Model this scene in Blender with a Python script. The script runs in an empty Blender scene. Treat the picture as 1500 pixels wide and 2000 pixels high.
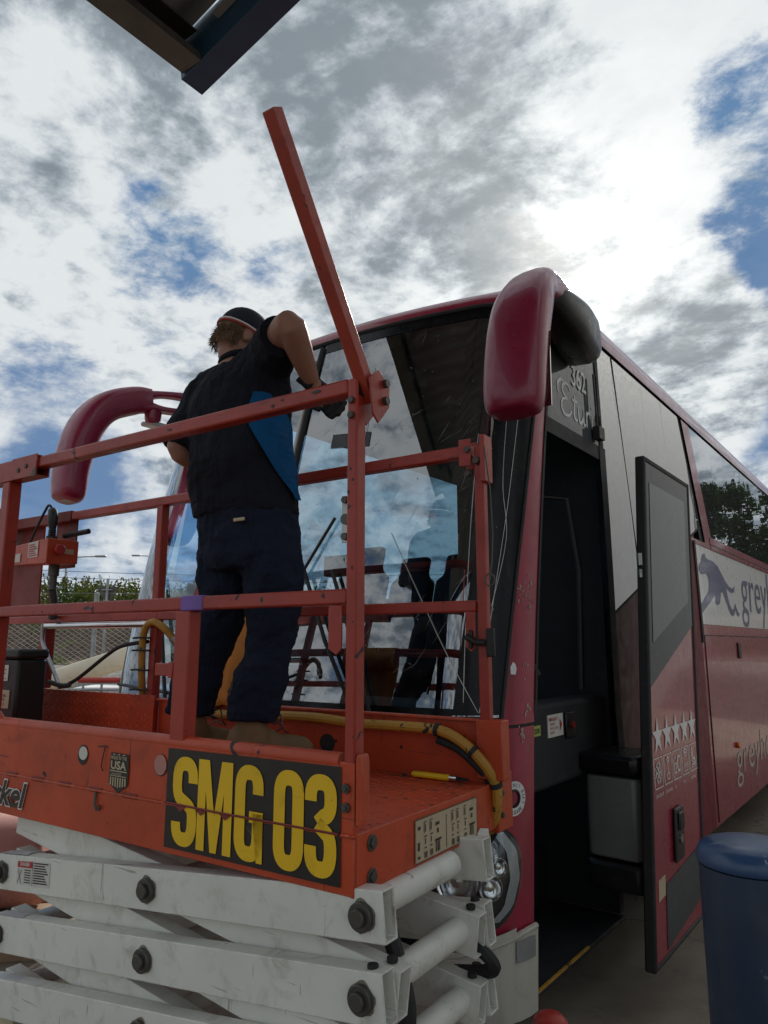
import bpy, bmesh, math, random
from math import sin, cos, pi, radians, sqrt
from mathutils import Vector as V, Matrix as M, Euler
random.seed(7)
scene = bpy.context.scene
COL = scene.collection

# ------------------------------------------------------------------ camera
EYE = 1.6
YAW, PITCH = radians(37.1), math.atan(255 / 1390)
cam_d = bpy.data.cameras.new('camera')
cam = bpy.data.objects.new('camera', cam_d); COL.objects.link(cam)
cam.location = (0, 0, EYE)
cam.rotation_euler = (pi / 2 + PITCH, 0, YAW)
cam_d.sensor_fit = 'AUTO'; cam_d.sensor_width = 36
cam_d.lens = 1390 / 2000 * 36
cam_d.clip_start = 0.05; cam_d.clip_end = 4000
scene.camera = cam

# ------------------------------------------------------------------ world sky and sun
SUN_EL, SUN_AZ = radians(29.0), radians(-21.2)         # azimuth from +Y towards +X
SUN = V((sin(SUN_AZ) * cos(SUN_EL), cos(SUN_AZ) * cos(SUN_EL), sin(SUN_EL)))
world = bpy.data.worlds.new('World'); scene.world = world
world.use_nodes = True

class NT:
    """small helper to write node graphs"""
    def __init__(s, tree):
        s.t = tree; tree.nodes.clear()
    def n(s, typ, **kw):
        nd = s.t.nodes.new(typ)
        for k, v in kw.items():
            setattr(nd, k, v)
        return nd
    def link(s, a, b): s.t.links.new(a, b)
    def put(s, sock, v):
        if isinstance(v, bpy.types.NodeSocket): s.link(v, sock)
        elif v is not None: sock.default_value = v
    def math(s, op, a, b=None, c=None, clamp=False):
        nd = s.n('ShaderNodeMath', operation=op, use_clamp=clamp)
        s.put(nd.inputs[0], a)
        if b is not None: s.put(nd.inputs[1], b)
        if c is not None: s.put(nd.inputs[2], c)
        return nd.outputs[0]
    def vmath(s, op, a, b=None):
        nd = s.n('ShaderNodeVectorMath', operation=op)
        s.put(nd.inputs[0], a)
        if b is not None: s.put(nd.inputs[1], b)
        return nd.outputs['Value'] if op in ('DOT_PRODUCT', 'LENGTH') else nd.outputs['Vector']
    def scale(s, a, f):
        nd = s.n('ShaderNodeVectorMath', operation='SCALE'); s.put(nd.inputs[0], a); s.put(nd.inputs['Scale'], f); return nd.outputs[0]
    def noise(s, vec, scale=5., detail=4., rough=.5, dist=0., out='Fac'):
        nd = s.n('ShaderNodeTexNoise'); nd.noise_dimensions = '3D'
        if vec is not None: s.link(vec, nd.inputs['Vector'])
        s.put(nd.inputs['Scale'], scale); s.put(nd.inputs['Detail'], detail)
        s.put(nd.inputs['Roughness'], rough); s.put(nd.inputs['Distortion'], dist)
        return nd.outputs[out]
    def voro(s, vec, scale=5., feature='F1', out='Distance', rnd=1.):
        nd = s.n('ShaderNodeTexVoronoi', feature=feature)
        if vec is not None: s.link(vec, nd.inputs['Vector'])
        nd.inputs['Scale'].default_value = scale; nd.inputs['Randomness'].default_value = rnd
        return nd.outputs[out]
    def ramp(s, f, lo, hi, a=0., b=1., smooth=True):
        nd = s.n('ShaderNodeMapRange'); nd.interpolation_type = 'SMOOTHSTEP' if smooth else 'LINEAR'
        s.put(nd.inputs[0], f); s.put(nd.inputs[1], lo); s.put(nd.inputs[2], hi); s.put(nd.inputs[3], a); s.put(nd.inputs[4], b)
        return nd.outputs[0]
    def mix(s, f, a, b):
        nd = s.n('ShaderNodeMix', data_type='RGBA'); nd.clamp_factor = True
        s.put(nd.inputs[0], f)
        s.put(nd.inputs[6], c4(a)); s.put(nd.inputs[7], c4(b))
        return nd.outputs[2]
    def sep(s, v):
        nd = s.n('ShaderNodeSeparateXYZ'); s.link(v, nd.inputs[0]); return nd.outputs
    def comb(s, x, y, z):
        nd = s.n('ShaderNodeCombineXYZ')
        for i, q in enumerate((x, y, z)): s.put(nd.inputs[i], q)
        return nd.outputs[0]

def c4(c):
    if isinstance(c, (tuple, list)) and len(c) == 3: return (*c, 1.)
    return c

def build_sky():
    g = NT(world.node_tree)
    tc = g.n('ShaderNodeTexCoord'); d = g.vmath('NORMALIZE', tc.outputs['Generated'])
    X, Y, Z = g.sep(d)
    sky = g.n('ShaderNodeTexSky', sky_type='NISHITA')
    sky.sun_disc = False; sky.sun_elevation = SUN_EL; sky.sun_rotation = SUN_AZ
    sky.air_density = 1.0; sky.dust_density = 0.0; sky.ozone_density = 2.0
    zc = g.math('ADD', g.math('MAXIMUM', Z, 0.0), 0.25)
    inv = g.math('DIVIDE', 1.0, zc)
    P = g.comb(g.math('MULTIPLY', X, inv), g.math('MULTIPLY', Y, inv), g.math('MULTIPLY', Z, 1.2))
    n1 = g.noise(P, 2.6, 10, .60, .12)
    n2 = g.noise(P, 12.0, 9, .66, .15)
    n3 = g.noise(d, 5.5, 10, .56, .1)            # heaped clouds low down
    low = g.ramp(Z, .20, .42, 1, 0)
    base = g.math('ADD', g.math('MULTIPLY', n1, .60), g.math('MULTIPLY', n2, .40))
    def blob(dr, r_in, r_out, w):
        v = V(dr).normalized()
        dt = g.vmath('DOT_PRODUCT', d, tuple(v))
        return g.ramp(dt, cos(r_out), cos(r_in), 0, w)
    bias = None
    gaps = [((-.700, .489, .521), .01, .10, -.075), ((-.675, .546, .491), .0, .09, -.085), ((-.725, .440, .535), .0, .07, -.08),
            ((-.690, .43, .585), .0, .07, -.06),
            ((-.105, .868, .485), .02, .10, -.16), ((-.09, .905, .41), .01, .08, -.11), ((-.10, .96, .27), .02, .09, -.11),
            ((-.862, .405, .33), .0, .11, -.07), ((-.628, .607, .487), .0, .06, -.09), ((-.86, .47, .20), .0, .10, -.09),
            ((-.84, .52, .06), .0, .08, -.08),
            ((-.09, .79, .60), .0, .09, -.09), ((-.466, .546, .696), .0, .06, -.07),
            ((-.47, .62, .63), .1, .40, .09), ((-.30, .82, .48), .04, .20, .14), ((-.80, .33, .50), .05, .2, .05),
            ((-.217, .89, .40), .02, .12, .17), ((-.14, .925, .35), .0, .07, .14), ((-.19, .94, .30), .0, .08, .10), ((-.09, .97, .20), .0, .07, .14), ((-.60, .35, .72), .1, .4, .08), ((-.30, .70, .65), .05, .2, .08), ((-.85, .52, .13), .0, .06, .10)]
    for b in gaps:
        q = blob(*b); bias = q if bias is None else g.math('ADD', bias, q)
    f = g.math('ADD', g.math('ADD', g.math('MULTIPLY', base, g.math('SUBTRACT', 1.0, g.math('MULTIPLY', low, .75))),
                             g.math('MULTIPLY', n3, g.math('MULTIPLY', low, .75))), bias)
    cover = g.ramp(f, .35, .505, .05, 1)
    # body of the cloud: thick cores grey, thin and ragged edges bright
    nl = g.noise(g.vmath('ADD', P, (.9, .3, 0)), 1.9, 7, .55, .15)
    nd = g.noise(g.vmath('ADD', g.mix(low, P, g.scale(d, 2.2)), (2.1, 4.3, 1.)), 6.0, 9, .64, .2)
    nf = g.noise(P, 26.0, 6, .65, .1)
    thick = g.math('ADD', g.math('ADD', g.math('MULTIPLY', nl, .50), g.math('MULTIPLY', nd, .38)), g.math('MULTIPLY', nf, .10))
    core = [((-.445, .641, .63), .04, .28, .13), ((-.449, .594, .667), .0, .2, .06), ((-.70, .316, .64), .04, .26, .10),
            ((-.384, .79, .478), .01, .085, .14), ((-.84, .42, .26), .0, .17, -.08), ((-.21, .90, .37), .0, .10, .10), ((-.33, .83, .45), .0, .06, .05),
            ((-.80, .40, .46), .05, .28, -.13), ((-.55, .62, .55), .0, .2, -.08), ((-.2, .78, .6), .05, .2, -.07), ((-.83, .53, .13), .0, .12, -.10)]
    for b in core:
        thick = g.math('ADD', thick, blob(*b))
    # the side of each heap that faces the sun is brighter
    sp_ = (SUN.x / (SUN.z + .25), SUN.y / (SUN.z + .25), SUN.z * 1.2)
    tow = g.scale(g.vmath('NORMALIZE', g.vmath('SUBTRACT', sp_, P)), .05)
    m1 = g.math('ADD', g.noise(P, 5.2, 8, .62, .15), g.math('MULTIPLY', g.noise(d, 9.0, 8, .6, .1), g.math('MULTIPLY', low, .9)))
    m2 = g.math('ADD', g.noise(g.vmath('ADD', P, tow), 5.2, 8, .62, .15), g.math('MULTIPLY', g.noise(g.vmath('ADD', d, g.scale(tow, .45)), 9.0, 8, .6, .1), g.math('MULTIPLY', low, .9)))
    relief = g.math('MULTIPLY', g.math('SUBTRACT', m1, m2), .80)
    thick = g.math('SUBTRACT', thick, relief)
    shade = g.ramp(thick, .40, .67, 0, 1)
    sd = g.vmath('DOT_PRODUCT', d, tuple(SUN))
    sdp = g.math('MAXIMUM', sd, 0.0)
    glow = g.math('ADD', g.math('MULTIPLY', g.math('POWER', sdp, 300.0), 6.0), g.math('MULTIPLY', g.math('POWER', sdp, 30.0), 2.0))
    glow = g.math('MULTIPLY', glow, g.ramp(nd, .30, .62, 1.25, .5))
    bright = g.math('ADD', g.ramp(shade, 0, 1, 6.1, 2.15, False), 0.0)
    ccol = g.mix(shade, (.955, 1.0, 1.02), (.82, .97, 1.10))
    cl = g.vmath('ADD', g.scale(ccol, bright), g.scale(g.comb(1.0, .955, .86), glow))
    hazef = g.ramp(Z, .0, .20, .55, 0)
    skyc = g.vmath('MINIMUM', g.vmath('MULTIPLY', sky.outputs[0], (.45, .60, .74)), (.85, 1.65, 3.1))
    skyc = g.mix(hazef, skyc, (3.6, 4.6, 5.6))
    col = g.mix(cover, skyc, cl)
    below = g.ramp(Z, -.06, -.01)
    col = g.mix(below, (1.1, 1.05, .95), col)
    bg = g.n('ShaderNodeBackground'); bg.inputs['Strength'].default_value = 0.1
    out = g.n('ShaderNodeOutputWorld')
    g.link(col, bg.inputs['Color']); g.link(bg.outputs[0], out.inputs[0])
build_sky()

sd_ = bpy.data.lights.new('sun', 'SUN'); sd_.energy = 3.4; sd_.angle = radians(6); sd_.color = (1, .95, .86)
sun = bpy.data.objects.new('sun', sd_); COL.objects.link(sun)
sun.rotation_euler = (-SUN).to_track_quat('-Z', 'Y').to_euler()

vs = scene.view_settings
scene.display_settings.display_device = 'sRGB'
vs.view_transform = 'Standard'; vs.look = 'None'; vs.gamma = 1; vs.exposure = 0.38
vs.use_curve_mapping = False
try:
    scene.cycles.use_denoising = True
    scene.cycles.max_bounces = 8; scene.cycles.transparent_max_bounces = 16
    scene.cycles.caustics_reflective = False; scene.cycles.caustics_refractive = False
except Exception: pass

# ------------------------------------------------------------------ materials
def mat(name): 
    m = bpy.data.materials.new(name); m.use_nodes = True
    return m, NT(m.node_tree)

def finish(g, bsdf):
    out = g.n('ShaderNodeOutputMaterial'); g.link(bsdf, out.inputs[0])

def bump(g, h, strength=.3, dist=.01):
    b = g.n('ShaderNodeBump'); b.inputs['Strength'].default_value = strength; b.inputs['Distance'].default_value = dist
    g.link(h, b.inputs['Height']); return b.outputs[0]

def paint(name, base, rough=.4, var=.12, chips=None, chip_scale=9., chip_at=.68, dirt=(.10, .08, .06), dirt_amt=.25, spec=.5, metal=0., bumpy=.0, coat=0., streak=0., chip_dist=1.2, scratch=None, edge=None, fold=0.):
    """painted or plastic surface with tone variation, dirt and optional chips"""
    m, g = mat(name)
    tc = g.n('ShaderNodeTexCoord').outputs['Object']
    nv = g.noise(tc, 3.0, 5, .6)
    dark = tuple(c * (1 - var) for c in base); lite = tuple(min(1, c * (1 + var)) for c in base)
    col = g.mix(g.ramp(nv, .3, .7), dark, lite)
    nd = g.noise(tc, 11, 8, .68, .6)
    col = g.mix(g.math('MULTIPLY', g.ramp(nd, .50, .78), dirt_amt), col, dirt)
    if streak:
        mp = g.vmath('MULTIPLY', tc, (16, 16, 1.3))
        ns = g.noise(mp, 1.0, 5, .6, .4)
        col = g.mix(g.math('MULTIPLY', g.ramp(ns, .50, .75), streak), col, dirt)
    rg = g.ramp(nd, .3, .8, max(.03, rough - .08), min(1, rough + .2), False)
    bs = g.n('ShaderNodeBsdfPrincipled')
    if chips:
        nc = g.noise(tc, chip_scale, 6, .62, chip_dist)
        ns2 = g.noise(tc, chip_scale * 6, 3, .6, .2)
        cf = g.math('MAXIMUM', g.ramp(nc, chip_at, chip_at + .025), g.ramp(ns2, chip_at + .055, chip_at + .075))
        col = g.mix(cf, col, chips)
        rg = g.math('ADD', rg, g.math('MULTIPLY', cf, .25))
    g.put(bs.inputs['Base Color'], col if not isinstance(col, tuple) else c4(col))
    g.put(bs.inputs['Roughness'], rg); bs.inputs['Specular IOR Level'].default_value = spec
    bs.inputs['Metallic'].default_value = metal
    if coat:
        bs.inputs['Coat Weight'].default_value = coat; bs.inputs['Coat Roughness'].default_value = .06
    if scratch:
        for st_, sc_ in (((2.2, 30, 55), 1.0), ((40, 30, 2.5), 1.2)):
            ns = g.noise(g.vmath('MULTIPLY', tc, st_), sc_, 3, .6, .8)
            col = g.mix(g.math('MULTIPLY', g.ramp(ns, .685, .72), .7), col, scratch)
    if edge:
        bv = g.n('ShaderNodeBevel'); bv.samples = 4; bv.inputs['Radius'].default_value = .007
        ge = g.n('ShaderNodeNewGeometry')
        dt = g.vmath('DOT_PRODUCT', bv.outputs[0], ge.outputs['Normal'])
        ef = g.math('MULTIPLY', g.ramp(dt, .99, .86), g.ramp(g.noise(tc, 22, 5, .65), .42, .62))
        col = g.mix(g.math('MULTIPLY', ef, .75), col, edge)
    if scratch or edge:
        g.put(bs.inputs['Base Color'], col)
    if fold:
        n_a = g.noise(g.vmath('MULTIPLY', tc, (11, 11, 3.2)), 1.0, 4, .55, .9)
        n_b = g.noise(g.vmath('MULTIPLY', tc, (7, 7, 16)), 1.0, 3, .5, .7)
        g.link(bump(g, g.math('ADD', n_a, g.math('MULTIPLY', n_b, .6)), fold, .05), bs.inputs['Normal'])
    elif bumpy:
        g.link(bump(g, g.noise(tc, 160, 3, .6), bumpy, .002), bs.inputs['Normal'])
    finish(g, bs.outputs[0]); return m

ORANGE = paint('lift_orange_paint', (.52, .064, .018), .42, .16, chips=(.035, .028, .03), chip_scale=7, chip_at=.665, dirt=(.13, .035, .02), dirt_amt=.55, scratch=(.10, .03, .02), edge=(.60, .26, .17))
ORANGE_RAIL = paint('rail_orange_sky_muted', (.38, .038, .022), .36, .16, chips=(.03, .022, .028), chip_scale=8, chip_at=.64, dirt=(.17, .035, .03), dirt_amt=.5, scratch=(.10, .03, .03), edge=(.48, .20, .16))  # lift orange muted and darkened: sky reflection and backlight are in the colour
DECK_PAINT = paint('deck_orange_paint', (.56, .075, .022), .5, .18, chips=(.06, .045, .04), chip_scale=5.5, chip_at=.60, dirt=(.12, .05, .035), dirt_amt=.55)
DARK_RED = paint('control_red_paint', (.20, .018, .010), .5, .15, chips=(.05, .03, .03), chip_at=.72)
ARM_WHITE = paint('arm_white_paint', (.78, .78, .72), .42, .06, chips=(.10, .08, .055), chip_scale=4, chip_at=.74, dirt=(.20, .17, .10), dirt_amt=.45, scratch=(.28, .24, .17), edge=(.30, .24, .14))
ARM_END = paint('arm_inside_cream', (.46, .42, .28), .6, .15, dirt=(.12, .10, .06), dirt_amt=.6)
BLACK = paint('black_plastic', (.012, .012, .013), .45, .2, dirt=(.06, .055, .05), dirt_amt=.3)
BLACK_GLOSS = paint('black_gloss', (.010, .010, .012), .30, .1, dirt=(.015, .015, .015), dirt_amt=.03, spec=.3)
RUBBER = paint('rubber', (.016, .016, .017), .65, .2, dirt=(.07, .065, .06), dirt_amt=.5)
STEEL = paint('steel', (.35, .34, .32), .35, .1, metal=.9, dirt=(.12, .09, .06), dirt_amt=.4)
DARK_STEEL = paint('dark_steel', (.10, .095, .085), .45, .15, metal=.6, dirt=(.12, .09, .06), dirt_amt=.5)
CHROME = paint('chrome', (.7, .7, .7), .14, .05, metal=1., dirt=(.2, .2, .2), dirt_amt=.2)
GALV = paint('galvanised_steel', (.33, .35, .36), .45, .2, metal=.6, dirt=(.15, .14, .13), dirt_amt=.4)
BUS_RED = paint('coach_red_paint', (.30, .012, .040), .28, .08, dirt=(.16, .06, .05), dirt_amt=.22, coat=.6, streak=.2)
BUS_RED_WORN = paint('coach_red_worn', (.32, .012, .045), .34, .10, chips=(.34, .30, .25), chip_scale=5, chip_at=.72, dirt=(.09, .045, .035), dirt_amt=.5, coat=.4, streak=.65)
MIRROR_RED = paint('mirror_red_plastic', (.26, .011, .048), .32, .08, chips=(.40, .34, .34), chip_scale=7, chip_at=.745, dirt=(.14, .04, .06), dirt_amt=.3, coat=.35)
BUS_WHITE = paint('coach_white_paint', (.84, .84, .85), .3, .03, dirt=(.4, .38, .34), dirt_amt=.2, coat=.5, streak=.2)
CREAM = paint('bumper_cream', (.50, .48, .42), .5, .06, dirt=(.2, .17, .12), dirt_amt=.4, streak=.3)
BUS_MAROON = paint('coach_maroon_panel', (.16, .018, .032), .45, .08, spec=.25, dirt_amt=.15)
INTERIOR = paint('interior_charcoal', (.016, .018, .020), .7, .2, dirt=(.05, .05, .05), dirt_amt=.3)
INTERIOR_GREY = paint('interior_grey', (.055, .060, .062), .6, .15)
GREASE = paint('pivot_grease', (.22, .20, .15), .35, .4, dirt=(.03, .026, .02), dirt_amt=.7)
GUARD_GREY = paint('guard_grey_plastic', (.17, .175, .17), .5, .1, dirt=(.08, .08, .07), dirt_amt=.4)
SEAT = paint('seat_cloth', (.018, .022, .032), .9, .3)
LOGO_MAUVE = paint('logo_slate_purple', (.085, .09, .21), .3, .05, coat=.4)
LETTER_CREAM = paint('letter_cream', (.50, .47, .42), .4, .06, dirt=(.25, .15, .13), dirt_amt=.3)
LETTER_WHITE = paint('letter_white', (.78, .78, .78), .4, .04)
LETTER_GREY = paint('letter_pale_grey', (.62, .64, .65), .4, .04)
YELLOW = paint('sticker_yellow', (.90, .56, .010), .45, .05, chips=(.02, .018, .015), chip_scale=9, chip_at=.70, dirt=(.3, .17, .02), dirt_amt=.3)
STICKER_BLACK = paint('sticker_black', (.014, .013, .013), .35, .2, chips=(.10, .09, .08), chip_scale=8, chip_at=.74, dirt=(.05, .045, .04), dirt_amt=.4)
HOSE_YELLOW = paint('hose_yellow', (.50, .26, .035), .5, .12, chips=(.04, .03, .02), chip_scale=14, chip_at=.62, dirt=(.05, .04, .03), dirt_amt=.6)
PLACARD = paint('placard_beige', (.52, .43, .29), .5, .08, dirt=(.2, .14, .08), dirt_amt=.4)
LABEL_WHITE = paint('label_white', (.66, .65, .60), .5, .05, dirt=(.25, .2, .15), dirt_amt=.4)
LABEL_RED = paint('label_red', (.45, .03, .03), .5, .05)
PURPLE = paint('purple_tape', (.20, .10, .42), .5, .2, bumpy=.4)
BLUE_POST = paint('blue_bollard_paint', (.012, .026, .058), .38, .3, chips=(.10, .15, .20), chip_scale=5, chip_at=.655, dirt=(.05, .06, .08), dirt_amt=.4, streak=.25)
BLUE_CAP = paint('worn_sky_lit_cap', (.028, .066, .150), .30, .2, chips=(.22, .28, .34), chip_scale=6, chip_at=.62, dirt=(.06, .08, .11), dirt_amt=.4)  # lighter blue paints in sky reflected on the top; chips are scuffed paint
BLUE_BEAM = paint('blue_beam_paint', (.016, .062, .120), .4, .12, dirt=(.03, .04, .06))
SHIRT = paint('navy_cotton', (.014, .015, .022), .95, .25, spec=.15, fold=.55, bumpy=.5, dirt=(.03, .03, .035))
SHIRT_BLUE = paint('azure_cotton', (.008, .085, .22), .9, .2, spec=.15, fold=.8, bumpy=.5)
TROUSER = paint('navy_twill', (.014, .019, .036), .95, .25, spec=.15, fold=.7, bumpy=.6, dirt=(.03, .035, .05))
BOOT = paint('tan_suede', (.22, .145, .075), .9, .15, spec=.2, bumpy=.7, dirt=(.10, .07, .04), dirt_amt=.5)
SOLE = paint('boot_sole', (.09, .065, .04), .8, .15)
SKIN = paint('skin', (.33, .165, .115), .5, .08, dirt=(.30, .11, .08), dirt_amt=.35, spec=.4)
HAIR = paint('sandy_hair', (.16, .10, .055), .7, .35)
CAP = paint('navy_cap_cloth', (.015, .017, .030), .9, .2, bumpy=.5)
GLOVE = paint('black_glove', (.010, .010, .011), .75, .2)
ORANGE_CLOTH = paint('amber_cloth', (.62, .24, .035), .7, .12, dirt=(.3, .1, .02), dirt_amt=.4)
PINK = paint('faded_red_plastic', (.50, .23, .20), .6, .15, chips=(.18, .06, .05), chip_scale=3, chip_at=.64, dirt=(.2, .08, .06), dirt_amt=.5)
PIPE = paint('weathered_cream_pipe', (.64, .57, .44), .6, .06, chips=(.45, .24, .08), chip_scale=1.6, chip_at=.68, dirt=(.4, .28, .14), dirt_amt=.5)
TANK = paint('white_tank_plastic', (.66, .68, .68), .5, .05)
TAN = paint('tan_plastic', (.45, .36, .26), .6, .08)
RED_CAP = paint('red_reflector', (.42, .03, .02), .4, .1)
WOOD = paint('grey_brown_timber', (.28, .19, .12), .8, .25, dirt=(.12, .08, .05), dirt_amt=.5)
WIRE = paint('bare_wire', (.75, .76, .74), .3, .05, metal=.3)
TYRE = paint('tyre', (.02, .02, .02), .85, .2)
LENS_WHITE = paint('lens_frosted', (.60, .64, .66), .25, .05, coat=.6)

def glassy(name, tint, base_refl, ior, rough=.01, dirt=.05, solid=None, dirt_scale=7):
    """sheet glass: transparent tint under a mirror reflection, with wiped dirt"""
    m, g = mat(name)
    tc = g.n('ShaderNodeTexCoord').outputs['Object']
    fr = g.n('ShaderNodeFresnel'); fr.inputs[0].default_value = ior
    fac = g.math('ADD', fr.outputs[0], base_refl, clamp=True)
    wob = bump(g, g.noise(tc, 1.6, 2, .5), .06, .02)
    gl = g.n('ShaderNodeBsdfGlossy'); gl.inputs['Roughness'].default_value = rough
    gl.inputs['Color'].default_value = (.95, .97, 1, 1)
    g.link(wob, gl.inputs['Normal'])
    if solid:
        un = g.n('ShaderNodeBsdfDiffuse'); un.inputs[0].default_value = c4(solid)
    else:
        un = g.n('ShaderNodeBsdfTransparent'); un.inputs[0].default_value = c4(tint)
    mx = g.n('ShaderNodeMixShader'); g.link(fac, mx.inputs[0]); g.link(un.outputs[0], mx.inputs[1]); g.link(gl.outputs[0], mx.inputs[2])
    df = g.n('ShaderNodeBsdfDiffuse'); df.inputs[0].default_value = (.55, .56, .56, 1)
    n1 = g.noise(tc, dirt_scale, 8, .7, .8); n2 = g.noise(tc, dirt_scale * 9, 3, .6)
    sp = g.math('MAXIMUM', g.math('MULTIPLY', g.ramp(n1, .45, .8), dirt), g.math('MULTIPLY', g.ramp(n2, .70, .76), min(.5, dirt * 4)))
    m2 = g.n('ShaderNodeMixShader'); g.link(sp, m2.inputs[0]); g.link(mx.outputs[0], m2.inputs[1]); g.link(df.outputs[0], m2.inputs[2])
    finish(g, m2.outputs[0]); return m
WINDSCREEN = glassy('windscreen_glass', (.42, .50, .50), .17, 1.75, dirt=.06)
SIDE_GLASS = glassy('tinted_side_glass', (.1, .1, .1), .20, 1.75, solid=(.075, .078, .078), dirt=.05)
LEFT_SCREEN = glassy('sky_tinted_windscreen', (.30, .52, .74), .16, 1.75, dirt=.06)  # blue tint stands in for sky seen through and reflected by this pane
LEFT_GLASS = glassy('blue_side_glass', (.42, .66, .88), .04, 1.5, dirt=.03)
DOOR_GLASS = glassy('door_glass', (.22, .25, .25), -.03, 1.28, dirt=.03, solid=(.035, .04, .04))
DOOR_PANE = glassy('door_clear_pane', (.3, .3, .3), .0, 1.35, dirt=.03, solid=(.085, .10, .10))
LAMP_GLASS = glassy('lamp_glass', (.9, .92, .92), .03, 1.45, dirt=.03)
FRIT_AND_REFLECTION = paint('frit_and_dark_reflection', (.006, .006, .007), .22, .2, dirt=(.02, .02, .02), dirt_amt=.15, spec=.22)

def ground_mat():
    m, g = mat('yard_concrete')
    tc = g.n('ShaderNodeTexCoord').outputs['Object']
    n1 = g.noise(tc, .9, 7, .65, .4); n2 = g.noise(tc, 60, 4, .7); n3 = g.noise(tc, 4, 6, .6, 1.0)
    col = g.mix(g.ramp(n1, .3, .7), (.15, .125, .095), (.27, .23, .175))
    col = g.mix(g.math('MULTIPLY', g.ramp(n3, .55, .75), .5), col, (.11, .095, .08))
    col = g.mix(g.math('MULTIPLY', g.ramp(n2, .62, .72), .5), col, (.12, .10, .09))
    ve = g.voro(g.vmath('ADD', tc, g.scale(g.noise(tc, 3.0, 4, .6, out='Color'), .35)), .8, 'DISTANCE_TO_EDGE')
    col = g.mix(g.ramp(ve, .0, .008, .8, 0), col, (.045, .04, .035))
    vs_ = g.voro(tc, 26, 'F1', 'Distance')
    col = g.mix(g.math('MULTIPLY', g.ramp(vs_, .16, .10), .35), col, (.40, .36, .30))
    bs = g.n('ShaderNodeBsdfPrincipled'); g.link(col, bs.inputs['Base Color']); bs.inputs['Roughness'].default_value = .8
    g.link(bump(g, n2, .35, .004), bs.inputs['Normal']); finish(g, bs.outputs[0]); return m
GROUND = ground_mat()
def two_tone(name, a, b, s1, s2, rough=.9, bmp=.5, c=None):
    m, g = mat(name)
    tc = g.n('ShaderNodeTexCoord').outputs['Object']
    n1 = g.noise(tc, s1, 6, .65); n2 = g.noise(tc, s2, 5, .7)
    col = g.mix(g.ramp(g.math('ADD', g.math('MULTIPLY', n1, .5), g.math('MULTIPLY', n2, .5)), .38, .62), a, b)
    if c: col = g.mix(g.ramp(n1, .58, .68), col, c)
    bs = g.n('ShaderNodeBsdfPrincipled'); g.link(col, bs.inputs['Base Color']); bs.inputs['Roughness'].default_value = rough
    bs.inputs['Specular IOR Level'].default_value = .2
    g.link(bump(g, n2, bmp, .03), bs.inputs['Normal']); finish(g, bs.outputs[0]); return m
BANK_MAT = two_tone('bank_earth', (.055, .036, .024), (.16, .105, .07), .9, 7, c=(.10, .12, .03))
GRAVEL_MAT = two_tone('gravel', (.14, .13, .12), (.36, .34, .31), 3, 26)
LEAF_MATS = []
for i, (a, b) in enumerate([((.045, .075, .018), (.10, .13, .035)), ((.07, .075, .025), (.15, .14, .05)), ((.012, .030, .010), (.035, .065, .018))]):
    m, g = mat(('hedge_leaf', 'dry_leaf', 'conifer_needles')[i])
    gi = g.n('ShaderNodeNewGeometry').outputs['Random Per Island']
    col = g.mix(gi, a, b)
    df = g.n('ShaderNodeBsdfDiffuse'); g.link(col, df.inputs[0])
    tr = g.n('ShaderNodeBsdfTranslucent'); g.link(col, tr.inputs[0])
    mx = g.n('ShaderNodeMixShader'); mx.inputs[0].default_value = .35
    g.link(df.outputs[0], mx.inputs[1]); g.link(tr.outputs[0], mx.inputs[2]); finish(g, mx.outputs[0]); LEAF_MATS.append(m)
CORRUGATED = paint('corrugated_zinc', (.24, .255, .27), .45, .08, dirt=(.25, .22, .18), dirt_amt=.3)
SHED_GREY = paint('shed_cladding_grey', (.38, .39, .39), .6, .05, dirt=(.3, .28, .25), dirt_amt=.25)
BARK = paint('bark', (.10, .07, .05), .9, .3)

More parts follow.
